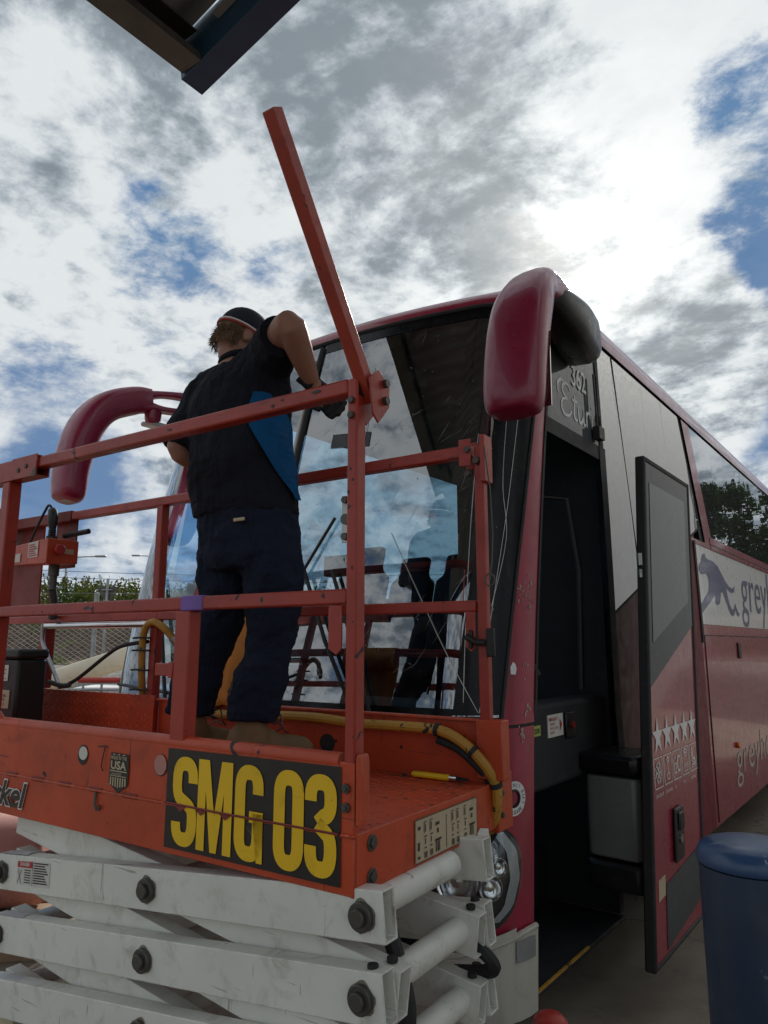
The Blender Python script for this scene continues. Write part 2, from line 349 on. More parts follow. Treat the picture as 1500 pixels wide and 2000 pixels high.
# ------------------------------------------------------------------ mesh builder
class B:
    def __init__(s): s.v = []; s.f = []
    def add(s, vs, fs):
        o = len(s.v); s.v += [tuple(p) for p in vs]; s.f += [tuple(i + o for i in f) for f in fs]; return s
    def box(s, x0, x1, y0, y1, z0, z1):
        return s.add([(x, y, z) for x in (x0, x1) for y in (y0, y1) for z in (z0, z1)],
                     [(0, 1, 3, 2), (4, 6, 7, 5), (0, 4, 5, 1), (2, 3, 7, 6), (0, 2, 6, 4), (1, 5, 7, 3)])
    @staticmethod
    def frame(p0, p1, up):
        a = (V(p1) - V(p0)).normalized(); u = V(up)
        sd = a.cross(u)
        if sd.length < 1e-5: sd = a.cross(V((1, 0, 0)))
        sd.normalize(); return a, sd, sd.cross(a).normalized()
    def beam(s, p0, p1, w, h, up=(0, 0, 1)):
        a, sd, u = s.frame(p0, p1, up); vs = []
        for p in (p0, p1):
            for i, j in ((-1, -1), (1, -1), (1, 1), (-1, 1)): vs.append(V(p) + sd * (i * w / 2) + u * (j * h / 2))
        return s.add(vs, [(3, 2, 1, 0), (4, 5, 6, 7), (0, 1, 5, 4), (1, 2, 6, 5), (2, 3, 7, 6), (3, 0, 4, 7)])
    def hollow(s, p0, p1, w, h, t, up=(0, 0, 1)):
        a, sd, u = s.frame(p0, p1, up); vs = []
        for p in (p0, p1):
            for q in (0, t):
                for i, j in ((-1, -1), (1, -1), (1, 1), (-1, 1)): vs.append(V(p) + sd * (i * (w / 2 - q)) + u * (j * (h / 2 - q)))
        fs = []
        for k in range(4):
            n = (k + 1) % 4
            fs += [(k, n, 8 + n, 8 + k), (4 + n, 4 + k, 12 + k, 12 + n), (n, k, 4 + k, 4 + n), (8 + k, 8 + n, 12 + n, 12 + k)]
        return s.add(vs, fs)
    def cyl(s, p0, p1, r, n=16, r2=None, cap=True):
        r2 = r if r2 is None else r2
        a, sd, u = s.frame(p0, p1, (0, 0, 1)); vs = []
        for p, q in ((p0, r), (p1, r2)):
            for k in range(n):
                t = 2 * pi * k / n; vs.append(V(p) + sd * (cos(t) * q) + u * (sin(t) * q))
        fs = [(k, (k + 1) % n, n + (k + 1) % n, n + k) for k in range(n)]
        if cap: fs += [tuple(range(n - 1, -1, -1)), tuple(range(n, 2 * n))]
        return s.add(vs, fs)
    def tube(s, path, r, n=8):
        P = [V(p) for p in path]; rr = r if isinstance(r, (list, tuple)) else [r] * len(P)
        vs = []; fs = []; ref = None
        for i, p in enumerate(P):
            t = (P[min(i + 1, len(P) - 1)] - P[max(i - 1, 0)]).normalized()
            if ref is None:
                ref = t.cross(V((0, 0, 1)));
                if ref.length < 1e-3: ref = t.cross(V((1, 0, 0)))
            ref = (ref - t * ref.dot(t)).normalized(); b = t.cross(ref)
            for k in range(n):
                q = 2 * pi * k / n; vs.append(p + ref * (cos(q) * rr[i]) + b * (sin(q) * rr[i]))
        for i in range(len(P) - 1):
            for k in range(n):
                m = (k + 1) % n; fs.append((i * n + k, i * n + m, (i + 1) * n + m, (i + 1) * n + k))
        fs += [tuple(range(n - 1, -1, -1)), tuple(range((len(P) - 1) * n, len(P) * n))]
        return s.add(vs, fs)
    def loft(s, rings):
        """rings: list of equal length point lists, closed around, capped"""
        n = len(rings[0]); vs = [p for r in rings for p in r]; fs = []
        for i in range(len(rings) - 1):
            for k in range(n):
                m = (k + 1) % n; fs.append((i * n + k, i * n + m, (i + 1) * n + m, (i + 1) * n + k))
        fs += [tuple(range(n - 1, -1, -1)), tuple(range((len(rings) - 1) * n, len(rings) * n))]
        return s.add(vs, fs)
    def grid(s, rows):
        n = len(rows[0]); vs = [p for r in rows for p in r]
        return s.add(vs, [(i * n + k, i * n + k + 1, (i + 1) * n + k + 1, (i + 1) * n + k) for i in range(len(rows) - 1) for k in range(n - 1)])
    def prism(s, pts, a, b):
        """pts: list of 3D points of one face; extruded by vector b-a"""
        o = V(b) - V(a); n = len(pts)
        vs = [V(p) for p in pts] + [V(p) + o for p in pts]
        return s.add(vs, [tuple(range(n)), tuple(range(2 * n - 1, n - 1, -1))] + [(k, n + k, n + (k + 1) % n, (k + 1) % n) for k in range(n)])

def fillet(path, r, n=5):
    P = [V(p) for p in path]; out = [P[0]]
    for i in range(1, len(P) - 1):
        a, b, c = P[i - 1], P[i], P[i + 1]
        d1 = (a - b); d2 = (c - b); q = min(r, d1.length * .45, d2.length * .45)
        s, e = b + d1.normalized() * q, b + d2.normalized() * q
        for k in range(n + 1):
            t = k / n; out.append(s * (1 - t) ** 2 + b * 2 * t * (1 - t) + e * t * t)
    out.append(P[-1]); return out

def catmull(P, n=6):
    P = [V(p) for p in P]; out = []
    for i in range(len(P) - 1):
        a, b, c, d = P[max(i - 1, 0)], P[i], P[i + 1], P[min(i + 2, len(P) - 1)]
        for k in range(n):
            t = k / n
            out.append(.5 * (2 * b + (c - a) * t + (2 * a - 5 * b + 4 * c - d) * t * t + (3 * b - a - 3 * c + d) * t ** 3))
    out.append(P[-1]); return out

def obj(name, b, m, parent=None, bevel=0., angle=35, smooth=True, seg=2, fixn=True):
    me = bpy.data.meshes.new(name)
    me.from_pydata([tuple(p) for p in b.v], [], b.f); me.update()
    if fixn:
        bm = bmesh.new(); bm.from_mesh(me); bmesh.ops.recalc_face_normals(bm, faces=bm.faces); bm.to_mesh(me); bm.free()
    if smooth:
        for p in me.polygons: p.use_smooth = True
        me.set_sharp_from_angle(angle=radians(angle))
    me.materials.append(m)
    o = bpy.data.objects.new(name, me); COL.objects.link(o)
    if parent: o.parent = parent
    if bevel:
        md = o.modifiers.new('bevel', 'BEVEL'); md.width = bevel; md.segments = seg; md.limit_method = 'ANGLE'; md.angle_limit = radians(40)
        md.harden_normals = False
    return o

def pieces(name, b, m, parent, gap=.004, **kw):
    """one object for each separate piece of a builder; pieces that touch stay together"""
    n = len(b.v); par = list(range(n))
    def find(a):
        while par[a] != a: par[a] = par[par[a]]; a = par[a]
        return a
    for f in b.f:
        for k in f[1:]: par[find(k)] = find(f[0])
    isl = {}
    for fi, f in enumerate(b.f): isl.setdefault(find(f[0]), []).append(fi)
    its = []
    for fs in isl.values():
        vs = {i for fi in fs for i in b.f[fi]}
        its.append([[min(b.v[i][k] for i in vs) - gap for k in range(3)], [max(b.v[i][k] for i in vs) + gap for k in range(3)], fs])
    done = False
    while not done:
        done = True
        for i in range(len(its)):
            for j in range(i + 1, len(its)):
                if all(its[i][0][k] <= its[j][1][k] and its[j][0][k] <= its[i][1][k] for k in range(3)):
                    a, c = its[i], its.pop(j)
                    a[0] = [min(a[0][k], c[0][k]) for k in range(3)]; a[1] = [max(a[1][k], c[1][k]) for k in range(3)]; a[2] += c[2]
                    done = False; break
            if not done: break
    out = []
    for _, _, fs in its:
        q = B(); mp = {}
        for fi in fs:
            for i in b.f[fi]:
                if i not in mp: mp[i] = len(q.v); q.v.append(b.v[i])
            q.f.append(tuple(mp[i] for i in b.f[fi]))
        out.append(obj(name, q, m, parent, **kw))
    return out

def tag(o, label=None, cat=None, group=None, kind=None):
    if label: o['label'] = label
    if cat: o['category'] = cat
    if group: o['group'] = group
    if kind: o['kind'] = kind
    return o

def thing(name, label, cat, loc=(0, 0, 0), rz=0., group=None):
    o = bpy.data.objects.new(name, None); COL.objects.link(o)
    o.location = loc; o.rotation_euler = (0, 0, rz); o.empty_display_size = .2
    return tag(o, label, cat, group)

def dup(o, parent):
    c = o.copy(); COL.objects.link(c); c.parent = parent; return c

def text_mesh(body, bbox, xa, ya, origin, bold=0., shear=0., depth=.0012, spacing=1.):
    """flat lettering fitted to a box; xa, ya: unit axes in space; origin: corner"""
    cu = bpy.data.curves.new('t', 'FONT'); cu.body = body; cu.size = 1; cu.offset = bold; cu.shear = shear
    cu.space_character = spacing; cu.resolution_u = 6
    tmp = bpy.data.objects.new('t', cu); me = bpy.data.meshes.new_from_object(tmp)
    vs = [v.co.copy() for v in me.vertices]; fs = [tuple(p.vertices) for p in me.polygons]
    bpy.data.objects.remove(tmp); bpy.data.meshes.remove(me); bpy.data.curves.remove(cu)
    x0 = min(v.x for v in vs); x1 = max(v.x for v in vs); y0 = min(v.y for v in vs); y1 = max(v.y for v in vs)
    w, h = bbox; b = B()
    sx = w / (x1 - x0); sy = h / (y1 - y0) if h else sx
    b.add([V(origin) + V(xa) * ((v.x - x0) * sx) + V(ya) * ((v.y - y0) * sy) for v in vs], fs)
    return b

def flat(b, xa, ya, origin, pts):
    """add a flat polygon given by 2D points in a plane"""
    b.add([V(origin) + V(xa) * p[0] + V(ya) * p[1] for p in pts], [tuple(range(len(pts)))]); return b

def ribbon(b, xa, ya, origin, pts, w):
    """flat stroke of given widths along 2D points"""
    n = len(pts); ws = w if isinstance(w, (list, tuple)) else [w] * n
    L = []; R = []
    for i, p in enumerate(pts):
        a = pts[max(i - 1, 0)]; c = pts[min(i + 1, n - 1)]
        dx, dy = c[0] - a[0], c[1] - a[1]; l = math.hypot(dx, dy) or 1
        nx, ny = -dy / l * ws[i] / 2, dx / l * ws[i] / 2
        L.append((p[0] + nx, p[1] + ny)); R.append((p[0] - nx, p[1] - ny))
    q = lambda p: V(origin) + V(xa) * p[0] + V(ya) * p[1]
    b.grid([[q(a), q(c)] for a, c in zip(L, R)]); return b
# ------------------------------------------------------------------ the setting
b = B()
rows = []
for i in range(41):
    rows.append([(-400 + 20 * k, -400 + 20 * i, 0) for k in range(41)])
b.grid(rows)
tag(obj('yard_ground', b, GROUND), 'stained brown concrete yard under the lift and the coach', kind='structure')

FRAME_L = M.Rotation(YAW, 4, 'Z')            # y: away from the camera, x: to its right
def far(d, l, z=0): return FRAME_L @ V((l, d, z))
def hn(x, y, f=1., s=0):
    return sin(x * 1.7 * f + s) * .5 + sin(y * 2.3 * f + 1.3 * s + x * .6) * .35 + sin(x * 5.1 * f + y * 3.7 * f + s) * .2
prof = [(12.4, -.25), (13.6, .35), (14.6, .88), (15.6, 1.08), (18.0, 1.16), (18.6, 1.34), (19.6, 1.9), (20.8, 2.3), (22.5, 2.6), (26, 2.75), (34, 2.8), (60, 2.9)]
def bank_z(d, l):
    for (a, za), (c, zc) in zip(prof, prof[1:]):
        if a <= d <= c:
            return za + (zc - za) * (d - a) / (c - a)
    return prof[-1][1] if d > 60 else -.25
dl = [12.4 + .3 * i for i in range(34)] + [23 + 1.5 * i for i in range(25)]
def bank(name, d0, d1, m, label):
    bb = B(); ds = [d for d in dl if d0 <= d <= d1]
    bb.grid([[far(d, -36 + .6 * k, bank_z(d, 0) + (.09 * hn(k * .6, d, .9) if d > 17.9 else .03 * hn(k * .6, d, 3))) for k in range(101)] for d in ds])
    return tag(obj(name, bb, m), label, kind='structure')
bank('gravel_slope', 12.3, 16.01, GRAVEL_MAT, 'grey gravel slope below the chain link fence')
bank('embankment', 15.9, 62, BANK_MAT, 'brown mulched embankment behind the chain link fence')

def leaf_cloud(rnd, b, c, rx, ry, rz, n, size, flat_=1.):
    for _ in range(n):
        while True:
            p = V((rnd.uniform(-1, 1), rnd.uniform(-1, 1), rnd.uniform(-1, 1)))
            if .35 < p.length < 1: break
        p = V((p.x * rx, p.y * ry, p.z * rz)) + V(c)
        a = V((rnd.gauss(0, 1), rnd.gauss(0, 1), rnd.gauss(0, 1) * flat_)).normalized()
        u = a.orthogonal().normalized(); w = a.cross(u); s = size * rnd.uniform(.5, 1.3)
        q = rnd.uniform(0, 6.28); e = u * cos(q) + w * sin(q); f = (u * -sin(q) + w * cos(q)) * .5
        b.add([p - e * s, p + f * s, p + e * s, p - f * s], [(0, 1, 2, 3)])

rnd = random.Random(3)
hb = B(); hb2 = B()
for i in range(250):
    l = rnd.uniform(-15, -1); d = rnd.uniform(20.2, 24.5)
    z = bank_z(d, l) + rnd.uniform(.15, .45)
    tall = .80 + .28 * hn(l * .7, d * .5)
    leaf_cloud(rnd, hb if rnd.random() < .6 else hb2, far(d, l, z), rnd.uniform(.3, .6), rnd.uniform(.3, .6), tall * rnd.uniform(.45, .9), 90, .07)
for i in range(130):                          # twigs standing out of the top
    l = rnd.uniform(-13, -3); d = rnd.uniform(21, 23.5); z = bank_z(d, l) + .55 + .22 * hn(l * .7, d * .5)
    p = far(d, l, z); q = p + V((rnd.uniform(-.14, .14), rnd.uniform(-.14, .14), rnd.uniform(.2, .5)))
    hb2.beam(p, q, .012, .012)
    for k in range(6):
        leaf_cloud(rnd, hb2, p.lerp(q, .3 + .14 * k), .06, .06, .06, 2, .05)
tag(obj('hedge_scrub', hb, LEAF_MATS[0], smooth=False, fixn=False), 'green scrub growing along the top of the embankment', kind='stuff')
tag(obj('dry_scrub', hb2, LEAF_MATS[1], smooth=False, fixn=False), 'yellowish dry scrub mixed into the embankment bushes', kind='stuff')
gb = B()
for i in range(9000):
    l = rnd.uniform(-14, -3); d = rnd.choice((rnd.uniform(16.6, 18.3), rnd.uniform(16.6, 18.3), rnd.uniform(19.4, 21)))
    if hn(l * 1.3, d * 1.1, 1, 2) < -.15: continue
    p = far(d, l, bank_z(d, l)); h = rnd.uniform(.06, .22) * (1.2 if d > 19 else 1)
    t = V((rnd.uniform(-.08, .08), rnd.uniform(-.08, .08), h)); w = V((rnd.uniform(-1, 1), rnd.uniform(-1, 1), 0)).normalized() * .012
    gb.add([p - w, p + w, p + t], [(0, 1, 2)])
GRASS = two_tone('bank_grass', (.10, .14, .03), (.24, .26, .08), 2, 9)
tag(obj('grass', gb, GRASS, smooth=False, fixn=False), 'strip of light green grass between fence and embankment', kind='stuff')

# chain link fence
fence = thing('chain_link_fence', 'grey chain link wire fence in front of the brown embankment', 'fence', far(16.2, -7.5, 1.08), YAW)
mb = B(); STEP = .082; ZT = .96
for k in range(int(10 / STEP)):
    x0 = -5.2 + k * STEP
    pts = []
    nseg = int(ZT / (STEP * .62))
    for j in range(nseg + 1):
        pts.append((x0 + (STEP / 2 if (j + k) % 2 else -STEP / 2) * 1.06, .004 if (j + k) % 2 else -.004, j * STEP * .62))
    for p, q in zip(pts, pts[1:]): mb.beam(p, q, .0075, .0075)
tag(obj('wire_mesh', mb, GALV, fence, smooth=False), kind='stuff')
for z, r in ((.965, .006), (.02, .02)):
    obj('tension_wire', B().cyl((-5.3, 0, z), (5, 0, z), r, 6), GALV if z > .5 else RUBBER, fence)
for z in (1.36, 1.62):
    obj('plain_wire', B().cyl((-5.3, 0, z), (5, 0, z), .004, 5), GALV, fence)
for x in (-3.6, .98, 4.9):
    obj('fence_post', B().cyl((x, .03, -.3), (x, .03, 1.63), .055, 12), GALV, fence, bevel=.01)

# give way sign seen from behind
sgn = thing('road_sign', 'back of a triangular give way sign on a grey pole beyond the fence', 'road sign', far(17.6, -6.82, 1.1), YAW)
obj('pole', B().cyl((0, 0, -.2), (0, 0, 2.05), .035, 10), GALV, sgn)
b = B()
tri = [(-.27, 1.86), (.27, 1.86), (0, 1.36)]
b.prism([(x, -.05 + .09, z) for x, z in fillet([( -.27, 0, 1.86), (.27, 0, 1.86), (0, 0, 1.36)], .01) for x, z in [(x, z)]] if False else [(x, .04, z) for x, z in tri], (0, 0, 0), (0, .006, 0))
obj('sign_plate', b, DARK_STEEL, sgn, bevel=.002)
b = B()
for z in (1.78, 1.52): b.box(-.12 if z > 1.6 else -.06, .12 if z > 1.6 else .06, -.04, .038, z - .012, z + .012)
pieces('bracket', b, GALV, sgn)

# street lamp heads and lines far off
for dd, ll, h, arm, lab in ((46, -20.6, 7.1, 2.2, 'thin street lamp pole left of the triangular sign, arm reaching right'),
                            (58, -18.7, 8.6, -1.6, 'distant street lamp pole whose arm reaches left beside the coach')):
    lp = thing('street_lamp', lab, 'street lamp', far(dd, ll, 0), YAW, 'street lamps beyond the embankment')
    obj('pole', B().cyl((0, 0, 0), (0, 0, h), .09, 8, .05), GALV, lp)
    obj('arm', B().tube([(0, 0, h - .1), (arm * .5, 0, h - .02), (arm, 0, h)], .04, 6), GALV, lp)
    obj('lamp_head', B().box(arm - .35, arm + .35, -.14, .14, h - .05, h + .07), GALV, lp, bevel=.03)
for k, (z0, lab) in enumerate(((6.6, 'upper overhead power line sagging above the scrub'), (6.15, 'lower overhead power line sagging above the scrub'))):
    b = B().tube([far(50, -45 + 4.5 * i, z0 + .0011 * (4.5 * i - 40) ** 2 - .4) for i in range(20)], .018, 5)
    tag(obj('power_line', b, RUBBER), lab, 'power line', 'power lines beyond the embankment')

# canopy above the camera
CX, CY, CZ, SL = -3.31, 2.45, 5.0, .20
can = thing('canopy_roof', 'corner of a corrugated metal canopy with a blue edge beam overhead', 'canopy', (CX, CY, CZ))
def cz(x): return SL * x
L_ = 7.0; D_ = 8.4
obj('edge_beam', B().beam((0, -.08, .09), (L_, -.08, cz(L_) + .09), .16, .20), BLUE_BEAM, can, bevel=.004)
obj('infill_strip', B().beam((0, -.15, .24), (L_, -.15, cz(L_) + .24), .015, .10), BLUE_BEAM, can)
b = B()
b.box(.04, .21, -D_, -.165, .02, .028); b.box(.04, .048, -D_, -.165, .028, .26); b.box(.202, .21, -D_, -.165, .028, .07)
b.box(.048, .16, -D_, -.165, .252, .26)
obj('edge_channel', b, DARK_STEEL, can)
obj('edge_flashing', B().beam((.36, -.19, .15 + cz(.36)), (L_, -.19, .15 + cz(L_)), .045, .012), CORRUGATED, can)
rows = []
for i in range(0, int(D_ / .025)):
    y = -.17 - i * .025; w = .013 * sin(i * pi / 4)
    rows.append([(x, y, .285 + cz(x) + w * 1.2) for x in (.0, 2.4, 4.8, L_)])
b = B().grid(rows); obj('corrugated_sheet', b, CORRUGATED, can, fixn=False)
for x in (1.5, 3.2, 4.9):
    obj('purlin', B().beam((x, -D_, cz(x) + .17), (x, -.17, cz(x) + .17), .08, .16), GALV, can)
obj('back_beam', B().beam((0, -D_ - .08, .09), (L_, -D_ - .08, cz(L_) + .09), .16, .20), BLUE_BEAM, can)
for x, y in ((6.7, -.08), (6.7, -D_ - .08), (.2, -D_ - .08)):
    obj('column', B().box(x - .08, x + .08, y - .07, y + .07, -CZ, cz(x) - .02), BLUE_BEAM, can)

# the shed and trees that the coach windows mirror
shed = thing('metal_shed', 'tall grey metal clad shed mirrored in the coach side windows', 'shed', (3.4, 5.0, 0))
b = B(); rows = []; xs = []
y = 0.
while y < 22:
    for dy, dx in ((0, 0), (.03, -.004), (.06, -.004), (.09, 0)): xs.append((y + dy, dx))
    y += 2.4
for z in (0, 5.8, 11.6): rows.append([(dx, y, z) for y, dx in xs])
obj('wall', B().grid(rows), SHED_GREY, shed, smooth=False, fixn=False)
obj('end_wall', B().box(.01, 9, 0, .05, 0, 11.6), SHED_GREY, shed)
obj('rear_wall', B().box(.01, 9, 21.95, 22.0, 0, 11.6), SHED_GREY, shed)
b = B().grid([[(-.1, -.3, 11.65), (4.5, -.3, 12.8), (9.2, -.3, 11.65)], [(-.1, 22.3, 11.65), (4.5, 22.3, 12.8), (9.2, 22.3, 11.65)]])
obj('roof', b, CORRUGATED, shed, smooth=False)
rt_ = random.Random(11)
for i, (x, y, h) in enumerate(((2.6, 44, 10.5), (5.2, 46, 11.), (1.8, 52, 12.), (7.6, 49, 12), (4.4, 56, 13), (9.8, 46, 11))):
    t = thing('conifer_tree', ('conifer nearest the grey shed wall, mirrored in the coach windows', 'bushy mid height conifer mirrored behind the nearest one', 'conifer standing furthest left of the row beyond the shed', 'tall conifer right of centre in the row beyond the shed', 'tallest conifer at the back of the row beyond the shed', 'conifer at the far right end of the row beyond the shed')[i], 'tree', (x, y, 0), 0, 'conifers beyond the shed')
    obj('trunk', B().tube([(0, 0, 0), (.05, .03, h * .5), (0, 0, h * .97)], [.28, .16, .02], 8), BARK, t)
    c = B()
    for k in range(70):
        f = rt_.uniform(.06, 1.); zz = h * (.1 + .9 * f); rr = (1 - f) * 2.6 + .35
        a = rt_.uniform(0, 6.28); q = rt_.uniform(.3, 1) * rr
        leaf_cloud(rt_, c, (cos(a) * q, sin(a) * q, zz - q * .2), .9, .9, .6, 90, .17)
    obj('crown', c, LEAF_MATS[2], t, smooth=False, fixn=False)
# ------------------------------------------------------------------ the coach
BX, BY = -2.635, 2.45
bus = thing('coach', 'red white and grey touring coach with its front door open', 'coach', (BX, BY, 0))
def yc(z): return .15 * (z - 1.3) + .04 * (z - 1.3) ** 2 if z > 1.3 else .04 * (z - 1.3)
def hw(z, s=1): return (1.25 if s > 0 else 1.37) - (0 if z < 2 else .012 * (min(z, 3.6) - 2) ** 1.5)
def plan0(s, z):
    h = hw(z, s); r = .3; xf = h - r; a = abs(s); sg = 1 if s >= 0 else -1; bow = .12 if s > 0 else .0
    if a <= xf: x = a; y = bow * (a / h) ** 2
    elif a < xf + r * pi / 2:
        t = (a - xf) / r; x = xf + r * sin(t); y = bow * (xf / h) ** 2 + r * (1 - cos(t)) + .1 * xf / h * (a - xf) * .5
    else:
        x = h; y = bow * (xf / h) ** 2 + r + .1 * xf / h * (r * pi / 2) * .5 + (a - xf - r * pi / 2)
    return V((sg * x, y + yc(z), z))
def plan(s, z, off=0.):
    p = plan0(s, z)
    if off:
        n = (plan0(s + .004, z) - plan0(s - .004, z)).cross(plan0(s, z + .004) - plan0(s, z - .004)).normalized()
        p = p + n * off
    return p
fn = lambda q: q if callable(q) else (lambda z: q)
def patch(s0, s1, z0, z1, ns=24, nz=16, off=0., b=None):
    s0, s1 = fn(s0), fn(s1); z0, z1 = fn(z0), fn(z1); b = b or B(); rows = []
    for i in range(nz + 1):
        row = []
        for k in range(ns + 1):
            u = k / ns; w = i / nz
            zz = None
            # z limits may vary with s, s limits with z: two passes settle it
            z = z0(0) + (z1(0) - z0(0)) * w
            for _ in range(3):
                s = s0(z) + (s1(z) - s0(z)) * u
                z = z0(s) + (z1(s) - z0(s)) * w
            row.append(plan(s, z, off))
        rows.append(row)
    return b.grid(rows)
def lerp(a, c, t): return a + (c - a) * t
def tlerp(z, tab):
    if z <= tab[0][0]: return tab[0][1]
    for (a, va), (c, vc) in zip(tab, tab[1:]):
        if z <= c: return lerp(va, vc, (z - a) / (c - a))
    return tab[-1][1]
sWR = lambda z: tlerp(z, [(1.25, 1.255), (2.2, 1.318), (2.62, 1.335), (3.4, 1.34)])
sDoor = lambda z: tlerp(z, [(.2, 1.425), (1.29, 1.477), (2.68, 1.44), (3.4, 1.425)])
zE = lambda s: 3.26 + .05 * (1 - (min(abs(s), 1.2) / 1.2) ** 2) + .09 * min(1, max(0, (abs(s) - 1.2) / .9))

obj('windscreen', patch(.014, sWR, 1.30, zE, 40, 30), WINDSCREEN, bus, fixn=False)
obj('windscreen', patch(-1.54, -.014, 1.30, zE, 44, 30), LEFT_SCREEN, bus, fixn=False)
b = patch(lambda z: sWR(z) - .20, sWR, 1.31, lambda s: zE(s) - .005, 6, 24, .003)  # border widened at the pillar: extra black stands in for the dark canopy reflection
patch(.02, lambda z: sWR(z) - .20, 1.305, 1.335, 24, 2, .003, b)
patch(.02, lambda z: sWR(z) - .20, lambda s: zE(s) - .07, lambda s: zE(s) - .005, 24, 3, .003, b)
obj('border_and_dark_reflection', b, FRIT_AND_REFLECTION, bus, fixn=False)
b = B().tube([plan(0, z, .006) for z in [1.28 + i * .1 for i in range(21)]], .016, 8)
b.tube([plan(s * .05 - 1.54, 1.295, .006) for s in range(56)], .012, 6)
b.tube([plan(s * .05 - 1.54, zE(s * .05 - 1.54) + .004, .004) for s in range(56)], .012, 6)
b.tube([plan(sWR(z), z, .003) for z in [1.28 + i * .1 for i in range(21)]], .010, 6)
obj('glass_seal', b, RUBBER, bus)
obj('divider_trim', B().tube([plan(-.035, z, .004) for z in [1.30 + i * .1 for i in range(20)]], .012, 8), LABEL_WHITE, bus)

obj('pillar', patch(sWR, sDoor, 1.268, lambda s: zE(s) + .02, 10, 24), BUS_RED_WORN, bus, fixn=False)
obj('front_panel', patch(-1.54, sDoor, .47, 1.255, 60, 14), BUS_RED_WORN, bus, fixn=False)
obj('panel_seam', patch(-1.54, sDoor, 1.25, 1.272, 60, 1, -.004), RUBBER, bus, fixn=False)
zB = lambda s: .50 - .11 * max(0, min(1, (1.35 - abs(s)) / .5)) * (1 if abs(s) < 1.35 else 0)
b = patch(-1.54, lambda z: sDoor(z) + .0, .20, zB, 60, 8, .018); obj('bumper', b, CREAM, bus, fixn=False)
b = B().tube([plan(-1.47 + i * .0579, zB(-1.47 + i * .0579), .016) for i in range(51)], .012, 8); obj('bumper_edge', b, CREAM, bus)
obj('bumper_badge', patch(1.30, 1.405, .40, .475, 6, 4, .024), GALV, bus, fixn=False)
b = patch(1.09, 1.30, lambda s: zB(s) + .004, lambda s: zB(s) + .036, 10, 3, .026); obj('bumper_strip', b, CREAM, bus, fixn=False)

# cockpit bits at the base of the glass
obj('wiper', B().tube([plan(.62, 1.29, .03), plan(.42, 1.60, .035), plan(.22, 1.95, .03)], .010, 6).tube([plan(.05, 1.62, .02), plan(.22, 1.95, .025), plan(.36, 2.2, .02)], .008, 6), BLACK, bus)
obj('wiper', B().tube([plan(.70, 1.29, .03), plan(.56, 1.62, .035), plan(.40, 1.93, .03)], .010, 6), BLACK, bus)
obj('wiper', B().tube([plan(-.66, 1.29, .03), plan(-.78, 1.62, .035), plan(-.95, 1.98, .03)], .011, 6).tube([plan(-.62, 1.33, .02), plan(-1.15, 1.36, .02)], .009, 6), BLACK, bus)
b = B()
for pts in ([(.69, 2.10), (.92, 1.72), (1.16, 1.32)], [(1.245, 2.66), (1.23, 2.2), (1.19, 1.7), (1.165, 1.32)], [(1.19, 2.62), (1.20, 2.3), (1.235, 2.05), (1.19, 1.75)],
            [(1.07, 2.55), (1.08, 2.0), (1.10, 1.36)], [(.42, 3.05), (.45, 2.6), (.42, 2.2)]):
    b.tube([plan(s, z, .006) for s, z in catmull([(s, z, 0) for s, z in pts], 5) for s, z in [(s, z)]] if False else [plan(q.x, q.y, .006) for q in catmull([(s, z, 0) for s, z in pts], 5)], .0016, 5)
obj('cutting_wire', b, WIRE, bus)
b = B(); sc = random.Random(8)
for _ in range(150):
    s_, z_ = sc.uniform(.1, 1.2), sc.uniform(1.35, 3.2)
    if sc.random() < .45:
        a_, l_ = sc.gauss(.9, .25), sc.uniform(.015, .07); w_ = .0009
    else:
        a_, l_ = sc.uniform(0, 3), sc.uniform(.003, .008); w_ = sc.uniform(.001, .0022)
    d1, d2 = cos(a_) * l_, sin(a_) * l_
    b.add([plan(s_ - d1, z_ - d2, .0025), plan(s_ - w_ * sin(a_), z_ + w_ * cos(a_), .0025), plan(s_ + d1, z_ + d2, .0025), plan(s_ + w_ * sin(a_), z_ - w_ * cos(a_), .0025)], [(0, 1, 2, 3)])
tag(obj('glass_scratches', b, GALV, bus, fixn=False, smooth=False), kind='stuff')
b = patch(.23, .48, lambda s: 2.60 - .10 * (s - .23), lambda s: 2.68 - .10 * (s - .23), 6, 2, .004)
obj('tape_strip', b, INTERIOR_GREY, bus, fixn=False)

# headlight
def blob_patch(outline, off, rings=8, dome=0., scale=1.):
    cs = sum(p[0] for p in outline) / len(outline); cz_ = sum(p[1] for p in outline) / len(outline)
    o = catmull([(p[0], p[1], 0) for p in outline] + [(outline[0][0], outline[0][1], 0)], 5)[:-1]
    b = B(); rows = []
    for i in range(rings + 1):
        t = i / rings * scale
        rows.append([plan(cs + (q.x - cs) * t, cz_ + (q.y - cz_) * t, off + dome * (1 - (i / rings) ** 2)) for q in o + [o[0]]])
    return b.grid(rows)
HL = [(.985, .68), (1.02, .80), (1.12, .875), (1.23, .885), (1.315, .82), (1.335, .72), (1.30, .60), (1.22, .535), (1.10, .55), (1.02, .60)]
hl = obj('headlight', blob_patch(HL, .006, scale=1.06), BLACK, bus, fixn=False)
def bowl(s, z, r, m, off=.012, nm='reflector', depth=.7):
    c = plan(s, z, off); n = (plan(s, z, off + .1) - c).normalized(); u = n.orthogonal().normalized(); w = n.cross(u)
    b = B(); rows = []
    for q, h in ((1, .018), (.92, .022), (.8, .012), (.55, -.0), (.3, -.004), (.28, .012), (.0, .016)):
        rows.append([c + (u * cos(t * pi / 10) + w * sin(t * pi / 10)) * r * q + n * (h * depth * r / .06) for t in range(21)])
    return obj(nm, b.grid(rows), m, hl, fixn=False)
